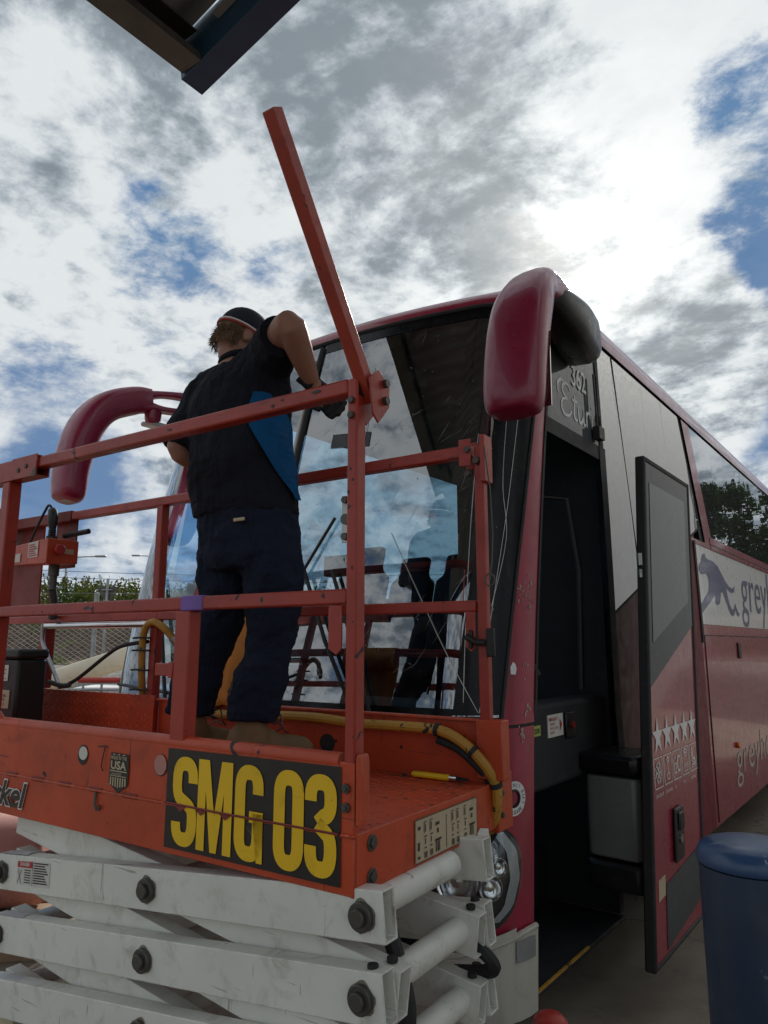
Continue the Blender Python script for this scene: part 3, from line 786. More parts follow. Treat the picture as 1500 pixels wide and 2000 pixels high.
bowl(1.08, .70, .085, CHROME); bowl(1.175, .80, .062, CHROME); bowl(1.20, .675, .05, CHROME); bowl(1.165, .60, .042, CHROME); bowl(1.235, .745, .035, CHROME)
b = patch(lambda z: tlerp(z, [(.55, 1.20), (.60, 1.255), (.7, 1.285), (.8, 1.268), (.87, 1.21)]), lambda z: tlerp(z, [(.55, 1.235), (.60, 1.296), (.7, 1.33), (.8, 1.315), (.87, 1.255)]), .55, .87, 4, 16, .014)
obj('side_reflector', b, LENS_WHITE, hl, fixn=False)
b = patch(1.005, 1.05, .63, .69, 3, 3, .012); obj('side_reflector', b, LENS_WHITE, hl, fixn=False)
obj('lens', blob_patch(HL, .022, dome=.028), LAMP_GLASS, hl, fixn=False)

# emergency exit release ring
cs, cz_ = 1.315, .985
er = obj('release_sticker', B().grid([[plan(cs + cos(t * pi / 16) * r, cz_ + sin(t * pi / 16) * r, .004) for t in range(33)] for r in (.036, .066)]), LETTER_WHITE, bus, fixn=False)
obj('release_button', B().grid([[plan(cs + cos(t * pi / 16) * r, cz_ + sin(t * pi / 16) * r, h) for t in range(33)] for r, h in ((.036, .004), (.028, .006), (.024, -.004), (.0, -.004))]), BLACK, er, fixn=False)
def ring_text(body, r, a0, a1, up=True):
    b = B(); n = len(body)
    for i, ch in enumerate(body):
        if ch == ' ': continue
        a = lerp(a0, a1, i / (n - 1))
        c = plan(cs + cos(a) * r, cz_ + sin(a) * r, .0065)
        ex_ = (plan(cs + .01, cz_) - plan(cs, cz_)).normalized(); ez_ = (plan(cs, cz_ + .01) - plan(cs, cz_)).normalized()
        rad = ex_ * cos(a) + ez_ * sin(a); tan = ex_ * sin(a) - ez_ * cos(a)
        if not up: rad, tan = -rad, -tan
        t = text_mesh(ch, (.0085 if ch not in 'I' else .003, .014), tan, rad, c - tan * .004 - rad * .007, .01)
        b.add(t.v, t.f)
    return b
t1 = ring_text('EMERGENCY EXIT', .051, radians(190), radians(-22)); t2 = ring_text('RELEASE', .051, radians(236), radians(310), False); t1.add(t2.v, t2.f)
obj('lettering', t1, STICKER_BLACK, er, fixn=False)
b = B()
rc = random.Random(5)
for s0, z0, n, sp in ((1.335, 1.81, 10, .03), (1.385, 1.80, 12, .035), (1.37, 1.225, 18, .022), (1.40, 1.50, 5, .04), (1.41, 1.33, 6, .03)):
    for _ in range(n):
        s = s0 + rc.gauss(0, sp * .4); z = z0 + rc.gauss(0, sp)
        r = rc.uniform(.002, .009)
        b.add([plan(s + cos(t * pi / 3 + z) * r * rc.uniform(.5, 1.2), z + sin(t * pi / 3 + z) * r * rc.uniform(.6, 1.6), .0022) for t in range(6)], [tuple(range(6))])
tag(obj('paint_chips', b, paint('bare_filler', (.36, .31, .27), .8, .4, dirt=(.06, .04, .03), dirt_amt=.8), bus, fixn=False), kind='stuff')
b = B(); b.add([plan(1.31 + p, 1.49 + q, .0024) for p, q in ((-.014, -.02), (.012, -.022), (.016, .002), (.008, .022), (-.006, .03), (-.018, .008))], [(0, 1, 2, 3, 4, 5)])
obj('sticker_remnant', b, LETTER_WHITE, bus, fixn=False)

# ---- right hand side
XS = hw(1)
def sp(y, z, off=0.): return V((hw(z) + off, y, z))
def spatch(y0, y1, z0, z1, off=0., ny_=8, nz=8, b=None):
    y0, y1 = fn(y0), fn(y1); z0, z1 = fn(z0), fn(z1); b = b or B(); rows = []
    for i in range(nz + 1):
        row = []
        for k in range(ny_ + 1):
            u, w = k / ny_, i / nz; z = lerp(z0(2), z1(2), w)
            for _ in range(4):
                y = lerp(y0(z), y1(z), u); z = lerp(z0(y), z1(y), w)
            row.append(sp(y, z, off))
        rows.append(row)
    return b.grid(rows)
yDoor = lambda z: plan0(sDoor(z), z).y
yJamb = lambda z: tlerp(z, [(.2, 1.60), (1.2, 1.47), (2.69, 1.47), (3.4, 1.47)])
yGap = lambda z: tlerp(z, [(2.30, 3.66), (2.43, 3.62), (3.40, 3.20)])
zGl = lambda y: 1.752 + .36 * (y - 1.46)
YE = 11.6
LOW = .28
zTop = lambda y: 3.35
obj('side_glass', spatch(yJamb, lambda z: yGap(z), zGl, zTop, 0, 30, 14), SIDE_GLASS, bus, fixn=False)
obj('side_panel', spatch(yJamb, 3.39, LOW, lambda y: zGl(y) - .012, 0, 16, 14), BUS_MAROON, bus, fixn=False)
b = B()
for y0, y1 in ((0, .11),):
    spatch(lambda z: yGap(z) + .004, lambda z: yGap(z) + .11, 2.38, 3.36, -.012, 2, 10, b)
b.beam(sp(3.40, 1.60, .004), sp(3.36, 2.38, .004), .012, .05, (0, 1, 0))
for i in range(6):
    a, c = 1.46 + i * .36, 1.46 + (i + 1) * .36; c = min(c, 3.6)
    b.beam(sp(a, zGl(a) - .008, -.002), sp(c, zGl(c) - .008, -.002), .008, .016, (1, 0, 0))
b.beam(sp(3.42, 1.655, 0), sp(YE, 1.655, 0), .006, .012, (1, 0, 0))
b.beam(sp(3.46, .30, 0), sp(3.46, 1.65, 0), .006, .012, (1, 0, 0)); b.beam(sp(6.4, .30, 0), sp(6.4, 1.65, 0), .006, .012, (1, 0, 0))
b.beam(sp(3.9, 2.405, 0), sp(YE, 2.405, 0), .008, .014, (1, 0, 0))
b.beam(sp(2.0, 1.95, .001), sp(1.75, 3.35, .001), .004, .008, (1, 0, 0)) 
obj('body_seam', b, RUBBER, bus)
yP = lambda z: tlerp(z, [(2.36, 4.02), (2.47, 3.96), (3.40, 3.52)])
obj('window_pillar', spatch(lambda z: yGap(z) + .11, yP, 2.36, 3.36, .002, 4, 10), BUS_RED, bus, fixn=False)
for k in range(5):
    a = 0 if k == 0 else 1
    y0 = yP if k == 0 else 4.0 + k * 1.52
    y1 = 4.0 + (k + 1) * 1.52 - .012
    obj('window', spatch(y0, y1, 2.47, 3.35, 0, 8, 6), SIDE_GLASS, bus, fixn=False)
obj('waist_rail', spatch(lambda z: 3.9, YE, 2.362, 2.468, .006, 12, 3), BUS_RED, bus, fixn=False)
zW = lambda y: 2.36 - .10 * max(0, 1 - (y - 3.40) / .25) ** 2
obj('white_band', spatch(3.385, YE, 1.74, lambda y: 2.36, 0, 30, 6), BUS_WHITE, bus, fixn=False)
obj('lower_panel', spatch(3.39, YE, LOW, 1.738, 0, 20, 8), BUS_RED, bus, fixn=False)
obj('corner_trim', spatch(3.30, 3.95, 2.362, 2.40, .003, 6, 2), BUS_RED, bus, fixn=False)
hd = obj('locker_handle', B().box(hw(1.5), hw(1.5) + .014, 4.60, 4.70, 1.46, 1.60), BLACK, bus, bevel=.006)
mk = obj('marker_lamp', B().cyl((XS, 4.26, .76), (XS + .025, 4.26, .76), .025, 14), paint('amber_lens', (.7, .16, .01), .2, coat=.5), bus, bevel=.006)

EY, EZ = (0, 1, 0), (0, 0, 1)
def side_xy(y, z, off=.003): return (hw(z) + off, y, z)
# running dog emblem as a filled outline: y, z
dog = [(0.00, .30), (.03, .36), (.10, .40), (.16, .50), (.22, .52), (.25, .47), (.33, .46), (.48, .46), (.64, .42), (.76, .34), (.88, .25), (1.02, .19), (1.16, .17), (1.22, .20), (1.26, .23),
       (1.22, .13), (1.10, .11), (.98, .14), (.90, .17), (.93, .06), (1.00, -.06), (1.08, -.12), (1.16, -.10), (1.22, -.02), (1.26, -.08), (1.32, -.14), (1.38, -.16), (1.33, -.20), (1.25, -.17), (1.21, -.10),
       (1.14, -.19), (1.04, -.20), (.95, -.13), (.86, -.02), (.78, .08), (.70, .10), (.66, .02), (.62, -.06), (.52, -.09), (.47, -.06), (.49, .03), (.44, .02), (.34, -.04), (.20, -.11), (.06, -.18), (-.04, -.24), (-.08, -.22), (-.03, -.13), (.12, -.03), (.26, .06), (.30, .16), (.29, .24), (.22, .28), (.14, .26), (.06, .25)]
b = B(); flat(b, EY, EZ, side_xy(3.45, 1.965), [(p[0] * 1.0, p[1] * .66) for p in dog]); obj('dog_emblem', b, LOGO_MAUVE, bus, fixn=False, smooth=False)
obj('side_lettering', text_mesh('greyhound', (3.3, .60), EY, EZ, side_xy(4.95, 1.745), -.004, .12), LOGO_MAUVE, bus, fixn=False)
obj('side_lettering', text_mesh('greyhound', (2.5, .36), EY, EZ, side_xy(4.16, .43), -.006, .12), LETTER_CREAM, bus, fixn=False)

# panel above the door with number and name
obj('door_header', spatch(lambda z: yDoor(z) + .004, yJamb, 2.70, 3.345, 0, 8, 6), DOOR_PANE, bus, fixn=False)
b = spatch(lambda z: yDoor(z) + .004, yJamb, 2.62, 2.70, .004, 8, 2)
spatch(lambda z: yJamb(z) - .035, lambda z: yJamb(z) + .012, 2.70, 3.345, .006, 2, 8, b)
spatch(lambda z: yDoor(z), lambda z: yDoor(z) + .02, 1.3, 3.345, .005, 2, 10, b)
obj('header_frame', b, RUBBER, bus, fixn=False)
obj('number', text_mesh('362', (.20, .125), EY, (-.018, .0, 1), (hw(2.95) + .0045, 1.07, 2.965), .012), LETTER_WHITE, bus, fixn=False)
# the name in swash script, drawn as strokes
b = B(); o_ = (hw(2.85) + .004, .885, 2.765); w = .014
def st(pts, ws=None):
    pp = [(q.x, q.y) for q in catmull([(p[0], p[1], 0) for p in pts], 5)]
    n = len(pp)
    ribbon(b, EY, (-.018, 0, 1), o_, pp, [w * (.55 + .75 * abs(sin(pi * i / (n - 1)))) for i in range(n)])
st([(.155, .155), (.13, .182), (.08, .18), (.05, .145), (.075, .112), (.115, .10)]); st([(.115, .10), (.05, .085), (.028, .04), (.06, .006), (.12, .012), (.16, .045)]); st([(.0, .10), (-.01, .15), (.03, .185), (.09, .19)])
st([(.215, .15), (.20, .08), (.195, .03), (.215, .008), (.24, .02)]); st([(.175, .115), (.21, .115), (.245, .12)])
st([(.265, .10), (.258, .05), (.27, .01), (.30, .02), (.325, .06), (.332, .10)]); st([(.332, .10), (.325, .04), (.335, .008), (.355, .02)])
st([(.375, .10), (.372, .05), (.37, .005)]); st([(.373, .06), (.39, .09), (.415, .10), (.43, .09)])
st([(.455, .10), (.452, .05), (.457, .01), (.475, .015)]); st([(.458, .135), (.462, .142), (.468, .135)])
st([(.56, .09), (.535, .102), (.505, .08), (.498, .035), (.515, .006), (.54, .02), (.562, .07)]); st([(.566, .10), (.558, .04), (.568, .006), (.588, .02)])
obj('name_lettering', b, LETTER_WHITE, bus, fixn=False, smooth=False)
b = B().tube([sp(1.33, 3.10, .03), sp(1.335, 2.95, .03), sp(1.335, 2.86, .03)], .006, 6).tube([sp(1.375, 3.10, .03), sp(1.37, 2.95, .03), sp(1.37, 2.86, .03)], .006, 6)
b.box(hw(2.8) + .01, hw(2.8) + .05, 1.315, 1.395, 2.72, 2.79)
b.tube([sp(1.335, 2.86, .03), sp(1.33, 2.79, .03)], .009, 6).tube([sp(1.37, 2.86, .03), sp(1.385, 2.79, .03)], .009, 6)
obj('mirror_cable', b, BLACK, bus)

# doorway: lining, steps, bits
dw = obj('doorway', spatch(lambda z: yJamb(z) - .06, lambda z: yJamb(z) + .03, LOW, 2.70, .008, 2, 10), RUBBER, bus, fixn=False)
b = B()
b.box(.25, 1.22, .42, 1.50, .19, .21)
b.box(.15, .80, .40, 1.50, .21, .48); b.box(-.1, .50, .40, 1.50, .48, .76); b.box(-.3, .25, .40, 1.50, .76, .98)
obj('step', b, INTERIOR, bus, bevel=.01)
obj('step_edge', B().beam((1.215, .42, .213), (1.215, 1.0, .213), .011, .008), HOSE_YELLOW, bus)
b = B()
b.box(.70, 1.16, .40, .46, .46, 1.28)             # front bulkhead beside the door
b.box(.25, 1.19, 1.50, 1.56, .21, 3.2)
b.box(-1.2, 1.19, 1.58, YE - .1, 1.0, 1.06)
b.box(-1.24, .15, .05, 1.58, .95, 1.0)
obj('interior_lining', b, INTERIOR, bus)
obj('ceiling_lining', B().box(-1.2, 1.17, .95, YE - .1, 3.24, 3.27).box(-1.2, 1.15, .62, .95, 3.22, 3.25), INTERIOR, bus)
obj('rear_bulkhead', B().box(-1.2, 1.2, 6.0, 6.05, 1.06, 3.24), INTERIOR, bus)
b = B().loft([[(x, .16 + yo, .95), (x, .14 + yo, 1.24), (x, .25 + yo, 1.30), (x, .52, 1.33), (x, .66, 1.26), (x, .62, .95)] for x, yo in ((-1.14, .05), (-.6, 0), (0, 0), (.6, .05), (1.05, .22))])
obj('dashboard', b, INTERIOR_GREY, bus, bevel=.02)
b = B()
for t in range(25):
    pass
ring = [(-.62 + .23 * cos(t * pi / 12), .74 - .12 * sin(t * pi / 12), 1.52 + .2 * sin(t * pi / 12)) for t in range(25)]
b.tube(ring, .016, 8); b.tube([ring[0], (-.62, .74, 1.52), ring[12]], .014, 6); b.tube([(-.62, .74, 1.52), (-.62, .62, 1.25)], .03, 8)
obj('steering_wheel', b, BLACK, bus)
def seat(x, y, z, h=.85):
    b = B(); b.box(x - .22, x + .22, y - .05, y + .42, z + .34, z + .46)
    b.loft([[(x - .22, y + .40 + q * .25, z + .40 + q * h), (x + .22, y + .40 + q * .25, z + .40 + q * h), (x + .22, y + .52 + q * .25, z + .40 + q * h), (x - .22, y + .52 + q * .25, z + .40 + q * h)] for q in (0, .5, .78)] +
           [[(x - .15, y + .41 + q * .25, z + .40 + q * h), (x + .15, y + .41 + q * .25, z + .40 + q * h), (x + .15, y + .51 + q * .25, z + .40 + q * h), (x - .15, y + .51 + q * .25, z + .40 + q * h)] for q in (.84, 1.05)])
    b.box(x - .1, x + .1, y + .1, y + .3, z, z + .34)
    return obj('seat', b, SEAT, bus, bevel=.05, seg=3)
seat(-.62, .95, 1.0)
for r in range(4):
    for x in (-.98, -.5, .45, .93): seat(x, 2.1 + r * .85, 1.06)
obj('sun_blind', patch(.52, 1.20, 2.75, lambda s: zE(s) - .03, 10, 6, -.05), INTERIOR, bus, fixn=False)
obj('monitor', B().box(.05, .28, .42, .50, 1.95, 2.06), BLACK, bus, bevel=.01)
# things seen through the doorway
b = B()
b.box(1.02, 1.19, .44, 1.46, .95, 1.32)
obj('door_console', b, INTERIOR, bus, bevel=.02)
obj('grab_rail', B().tube([(1.08, 1.40, 1.35), (1.10, 1.40, 2.0), (1.08, 1.32, 2.4), (.9, 1.2, 2.42)], .018, 8), BLACK, bus)
obj('grab_rail', B().tube([(1.06, .52, 1.75), (1.12, .78, 1.45)], .012, 6), INTERIOR_GREY, bus)
sg = obj('release_label', B().box(1.19, 1.194, .70, .87, 1.17, 1.27), LABEL_WHITE, bus)
b = text_mesh('EMERGENCY', (.10, .016), EY, EZ, (1.1955, .71, 1.242), .01)
for k, tx in enumerate(('DEVICE', 'PUSH TO ACTIVE', 'ARROW')):
    t = text_mesh(tx, ((.06, .09, .05)[k], .012), EY, EZ, (1.1955, .72, 1.222 - k * .019), .0); b.add(t.v, t.f)
flat(b, EY, EZ, (1.1955, .83, 1.19), [(0, 0), (.025, .03), (0, .06)])
obj('lettering', b, LABEL_RED, sg, fixn=False)
obj('release_housing', B().box(1.19, 1.205, .89, 1.0, 1.15, 1.27), BLACK_GLOSS, bus, bevel=.01)
obj('release_knob', B().cyl((1.205, .945, 1.21), (1.22, .945, 1.21), .016, 12), DARK_RED, bus)
sg = obj('green_label', B().box(1.19, 1.194, .52, .62, 1.19, 1.235), paint('green_label', (.35, .42, .10), .5), bus)
obj('lettering', text_mesh('DOOR', (.08, .022), EY, EZ, (1.1955, .53, 1.201), .01), STICKER_BLACK, sg, fixn=False)
def guard(r0, y0, y1, z0, z1, bow, tilt=0.):
    return B().loft([[(r0 + bow * sin(t) + tilt * k, lerp(y0, y1, t / pi), z) for t in [i * pi / 10 for i in range(11)]] + [(r0 - .05, lerp(y1, y0, i / 10), z) for i in range(11)] for k, z in enumerate((z0, z1))])
# swung out door leaf
dx = 1.535
dEdge = lambda z: lerp(3.378, 3.695, (z - .227) / 2.306) - BY
DW = .875; Z0, Z1 = .20, 2.565
def dp(y, z, off=0.): return V((dx + off, y, z))
def leaf(y0, y1, z0, z1, x0, x1):
    b = B(); b.add([(x, dEdge(z) + y, z) for x in (x0, x1) for z, y in ((z0, y0), (z0, y1), (z1, y1), (z1, y0))],
          [(0, 1, 2, 3), (7, 6, 5, 4), (0, 4, 5, 1), (1, 5, 6, 2), (2, 6, 7, 3), (3, 7, 4, 0)]); return b
door = obj('door', leaf(.03, DW - .03, Z0 + .02, Z1 - .03, dx - .04, dx), BUS_RED, bus)
b = leaf(0, .03, Z0, Z1, dx - .042, dx + .008)
for y0, y1, z0, z1 in ((DW - .03, DW + .004, Z0, Z1), (.03, DW - .03, Z1 - .03, Z1), (.03, DW - .03, Z0, Z0 + .02)):
    q = leaf(y0, y1, z0, z1, dx - .05, dx + .008); b.add(q.v, q.f)
obj('door_seal', b, RUBBER, door, bevel=.008)
def dpoly(pts, off, m, nm, thick=.003):
    b = B(); f = [(dx + off, dEdge(z) + y, z) for y, z in pts]; b.prism(f, (0, 0, 0), (thick, 0, 0)); return obj(nm, b, m, door)
dpoly([(.03, 1.385), (DW - .03, 1.70), (DW - .03, Z1 - .03), (.03, Z1 - .03)], .0005, DOOR_GLASS, 'door_window')
dpoly([(.085, 1.60), (DW - .12, 1.83), (DW - .12, 2.43), (.085, 2.43)], .004, DOOR_PANE, 'clear_pane', .002)
b = B()
for k in range(5):
    cy, cz2 = .125 + k * .155, 1.155 + k * .0
    pts = []
    for i in range(10):
        r = .085 if i % 2 == 0 else .033; a = pi / 2 + i * pi / 5; pts.append((cos(a) * r, sin(a) * r * 1.05))
    flat(b, EY, EZ, (dx + .003, dEdge(cz2) + cy, cz2), pts)
pieces('star', b, LETTER_WHITE, door, gap=-.012, fixn=False, smooth=False)
b = B()
def ds(pts, k, w=.007, z0=.925): ribbon(b, EY, EZ, (dx + .003, dEdge(z0) + .07 + k * .155, z0), pts, w)
for k in range(5):
    ds([(0, 0), (.13, 0), (.13, .135), (0, .135), (0, -.003)], k, .006)
for a in range(6):
    ds([(.065, .068), (.065 + cos(a * pi / 3) * .045, .068 + sin(a * pi / 3) * .05)], 0, .010)
    for q in (-.4, .4): ds([(.065 + cos(a * pi / 3) * .03, .068 + sin(a * pi / 3) * .033), (.065 + cos(a * pi / 3 + q) * .045, .068 + sin(a * pi / 3 + q) * .05)], 0, .006)
ds([(.065, .105), (.065, .045)], 1, .006); ds([(.05, .118), (.08, .118), (.08, .10), (.05, .10), (.05, .118)], 1, .01); ds([(.045, .02), (.085, .02), (.085, .045), (.045, .045), (.045, .02)], 1, .007)
ds([(.02, .03), (.05, .03), (.05, .075), (.02, .075), (.02, .03)], 2, .01); ds([(.115, .10), (.085, .105), (.07, .075), (.08, .035), (.115, .035)], 2, .013); ds([(.03, .10), (.05, .11)], 2, .01)
for r in (.018, .034, .05): ds([(.065 + cos(pi * (.25 + .05 * i)) * r, .075 + sin(pi * (.25 + .05 * i)) * r) for i in range(11)], 3, .008)
t = text_mesh('Wi Fi', (.075, .028), EY, EZ, (dx + .003, dEdge(.95) + .07 + 3 * .155 + .028, .955), .01); b.add(t.v, t.f)
t = text_mesh('onboard', (.075, .014), EY, EZ, (dx + .003, dEdge(.95) + .07 + 3 * .155 + .028, .936), .0); b.add(t.v, t.f)
ds([(.045, .12), (.05, .085), (.055, .06), (.095, .055), (.105, .025)], 4, .014); ds([(.03, .10), (.04, .045), (.085, .04)], 4, .008); ds([(.03, .03), (.10, .03)], 4, .008); ds([(.04, .028), (.04, .012)], 4, .008); ds([(.095, .028), (.095, .012)], 4, .008)
for k, tx in enumerate(('CLIMATISED AIR', 'USB CHARGING', 'WC', 'Wi-Fi', 'RECLINING')):
    t = text_mesh(tx, ((.125, .115, .03, .05, .09)[k], .015), EY, EZ, (dx + .003, dEdge(.89) + .075 + k * .155, .885), .0); b.add(t.v, t.f)
pieces('pictogram', b, LETTER_WHITE, door, gap=.006, fixn=False, smooth=False)
def shell(x0, x1, y0, y1, z0, z1, k=.05):
    pr_ = [(x0, y1), (x0, y0 + k), (x0 + k * .3, y0 + k * .3), (x0 + k, y0), (x1 - k * .5, y0 - .01), (x1, y0 + k * .4), (x1, y1)]
    return B().loft([[(x, y, z) for x, y in pr_] for z in (z0, z1)])
obj('grey_guard', shell(1.20, 1.475, 1.06, 1.36, .60, .965), GUARD_GREY, door, bevel=.012)
obj('guard_band', shell(1.16, 1.485, 1.04, 1.38, .985, 1.07), BLACK_GLOSS, door, bevel=.02)
obj('guard_band', shell(1.19, 1.485, 1.05, 1.38, .46, .585), BLACK, door, bevel=.02)
dh = dpoly([(.33, .56), (.47, .56), (.47, .80), (.33, .80)], .001, BLACK, 'door_handle', .018)
md = dh.modifiers.new('bevel', 'BEVEL'); md.width = .012; md.segments = 3
obj('lock', B().cyl((dx + .018, dEdge(.66) + .40, .66), (dx + .026, dEdge(.66) + .40, .66), .022, 14), STEEL, dh)
obj('paddle', B().box(dx + .018, dx + .03, dEdge(.74) + .36, dEdge(.74) + .44, .70, .78), BLACK_GLOSS, dh, bevel=.008)
dpoly([(.17, .33), (DW - .10, .40), (DW - .10, .545), (.17, .50)] if False else [(.20, .235), (DW - .09, .30), (DW - .09, .545), (.20, .50)], .001, INTERIOR_GREY, 'kick_panel', .003)
dpoly([(.085, .455), (.185, .462), (.185, .545), (.085, .54)], .001, PLACARD, 'door_label', .002)
obj('door_pin', B().cyl((dx - .02, dEdge(2.0) - .02, 1.98), (dx - .02, dEdge(2.0) - .02, 2.04), .014, 10).cyl((dx - .02, dEdge(2.0) - .02, 1.92), (dx - .02, dEdge(2.0) - .02, 1.96), .010, 10), STEEL, door)

# roof: edge ring rolled over to the crown
Smax = 1.42 + (YE - .5); S_ = [-Smax, -6, -4, -3, -2.5, -2.1] + [-1.9 + .1 * i for i in range(39)] + [2.1, 2.5, 3, 4, 6, Smax]
rows = []
for i in range(9):
    a = i / 8 * pi / 2
    rows.append([plan0(s, 3.3) * 0 + (lambda p, s: V((p.x, p.y, 0)) + V((0, 0, zE(s) + .012 + (.13 + .17 * min(1, max(0, (abs(s) - 1.0) / .8))) * sin(a))))(plan(s, zE(s), -.30 * (1 - cos(a)) + .012), s) for s in S_])
b = B().grid(rows); last = rows[-1]; n = len(last)
mid = []
for k in range(n // 2 + 1):
    p, q = last[k], last[n - 1 - k]
    mid.append([p.lerp(q, t / 6) + V((0, 0, .06 * sin(pi * t / 6))) for t in range(7)])
b.grid(mid); obj('roof', b, BUS_RED, bus)
b = B().loft([[(-.20 + cos(t * pi / 6) * r, 1.05 + sin(t * pi / 6) * r, 3.50 + h) for t in range(12)] for r, h in ((.10, 0), (.10, .06), (.07, .10), (.02, .12))])
obj('roof_vent', b, TAN, bus); obj('roof_lamp', B().box(-.52, -.46, .84, .90, 3.50, 3.56), BLACK, bus, bevel=.01)
obj('roof_lamp', B().cyl((1.20, 1.42, 3.50), (1.235, 1.42, 3.53), .045, 12), BLACK, bus, bevel=.01)

# left flank and tail
b = B(); b.grid([[(-hw(z, -1), y, z) for y in (.62, 3, 6, 9, YE)] for z in (LOW, 1.2, 2.0)]); obj('left_flank', b, BUS_WHITE, bus, fixn=False)
b = B(); b.grid([[(-hw(z, -1), max(y, plan0(-1.545, z).y + .004), z) for y in (.5, 3, 6, 9, YE)] for z in (2.0, 2.6, 3.0, 3.36)]); obj('left_glass', b, LEFT_GLASS, bus, fixn=False)
obj('tail_panel', B().box(-1.24, 1.24, YE, YE + .05, LOW, 3.5), BUS_RED, bus)
obj('underbody', B().box(-1.2, 1.2, 1.7, YE - .05, .32, .38), BLACK, bus)
for x in (-1.02, 1.0):
    for y in (2.75, 8.6):
        w = obj('wheel', B().cyl((x - .14, y, .5), (x + .14, y, .5), .5, 28), TYRE, bus, bevel=.03)
        obj('rim', B().cyl((x - .15, y, .5), (x + .15, y, .5), .29, 20), STEEL, w)

# ---- mirrors: a thick shell swept from the roof corner forward and down
def sect(c, t, wv, hx, hy, n=18, pw=3.2):
    t = V(t).normalized(); wv = (V(wv) - t * V(wv).dot(t)).normalized(); d = t.cross(wv); r = []
    for k in range(n):
        a = 2 * pi * k / n; x = abs(cos(a)) ** (2 / pw) * (1 if cos(a) >= 0 else -1); y = abs(sin(a)) ** (2 / pw) * (1 if sin(a) >= 0 else -1)
        r.append(V(c) + wv * (x * hx) + d * (y * hy))
    return r
def sweep(keys, wv, n=5, nn=18, b=None):
    P = catmull([k[0] for k in keys], n); A = catmull([(k[1], k[2], 0) for k in keys], n); R = []
    for i, p in enumerate(P):
        t = P[min(i + 1, len(P) - 1)] - P[max(i - 1, 0)]; R.append(sect(p, t, wv, A[i].x, A[i].y, nn))
    return (b or B()).loft(R)
def W(x, y, z): return (x - BX, y - BY, z)
rm = obj('mirror', sweep([(W(-1.235, 3.05, 3.20), .055, .06), (W(-1.235, 2.90, 3.21), .065, .065), (W(-1.235, 2.74, 3.155), .095, .075), (W(-1.235, 2.63, 3.03), .122, .085), (W(-1.235, 2.565, 2.88), .128, .09), (W(-1.235, 2.53, 2.72), .128, .09), (W(-1.235, 2.51, 2.58), .124, .085), (W(-1.235, 2.505, 2.515), .108, .07), (W(-1.235, 2.503, 2.498), .07, .04)], (1, 0, 0)), MIRROR_RED, bus, bevel=0)
obj('mirror_bracket', sweep([(W(-1.235, 2.85, 3.16), .03, .03), (W(-1.235, 2.95, 3.16), .07, .075), (W(-1.25, 3.15, 3.15), .10, .11), (W(-1.29, 3.35, 3.17), .11, .13), (W(-1.33, 3.50, 3.19), .11, .13), (W(-1.36, 3.56, 3.20), .07, .09)], (1, 0, 0)), BLACK_GLOSS, rm)
obj('housing_seam', B().tube(catmull([W(-1.235 + .1255, 2.60, 2.86), W(-1.235 + .1265, 2.575, 2.74), W(-1.235 + .123, 2.555, 2.60), W(-1.235 + .107, 2.545, 2.528), W(-1.235 + .06, 2.54, 2.507)], 5), .0028, 6), BLACK, rm)
obj('mirror_glass', B().prism([W(-1.235 + x, 2.64 + .03 * (z - 2.55), z) for x, z in ((-.10, 2.56), (.10, 2.56), (.10, 2.95), (-.10, 2.95))], (0, 0, 0), (0, .006, 0)), CHROME, rm)
lm = obj('mirror', sweep([(W(-4.03, 2.72, 3.21), .058, .076), (W(-4.07, 2.62, 3.19), .075, .092), (W(-4.12, 2.44, 3.10), .098, .098), (W(-4.15, 2.33, 2.94), .116, .098), (W(-4.16, 2.27, 2.70), .116, .092), (W(-4.16, 2.26, 2.50), .110, .08), (W(-4.16, 2.255, 2.452), .07, .045)], (1, 0, 0)), MIRROR_RED, bus)
obj('arm_strand', sweep([(W(-3.90, 3.05, 3.27), .05, .028), (W(-3.96, 2.92, 3.275), .05, .024), (W(-4.01, 2.78, 3.262), .05, .022), (W(-4.05, 2.66, 3.225), .055, .04)], (1, 0, 0)), MIRROR_RED, lm)
obj('arm_strand', sweep([(W(-3.90, 3.05, 3.16), .05, .03), (W(-3.96, 2.92, 3.16), .05, .022), (W(-4.01, 2.78, 3.155), .05, .022), (W(-4.05, 2.66, 3.16), .055, .05)], (1, 0, 0)), MIRROR_RED, lm)
obj('lamp_bracket', sweep([(W(-4.03, 2.74, 3.14), .05, .05), (W(-4.03, 2.74, 3.09), .045, .05), (W(-4.03, 2.75, 3.06), .04, .045)], (1, 0, 0)), MIRROR_RED, lm)
obj('mirror_lamp', B().prism([W(-4.05 + x, 2.77 + y, 3.035) for x, y in ((-.05, -.08), (.05, -.06), (.05, .10), (-.05, .08))], (0, 0, 0), (0, 0, .035)), LENS_WHITE, lm, bevel=.012)
# ------------------------------------------------------------------ the scissor lift (x right, y towards the coach, z up)
LX, LY, LR = -1.095, 1.335, radians(3.4)
lift = thing('scissor_lift', 'orange scissor lift with white scissor arms and its gate bar swung up', 'scissor lift', (LX, LY, 0), LR)
PW, DZ = .74, 1.165
XL = -3.05
X_, Y_, Z_ = (1, 0, 0), (0, 1, 0), (0, 0, 1)

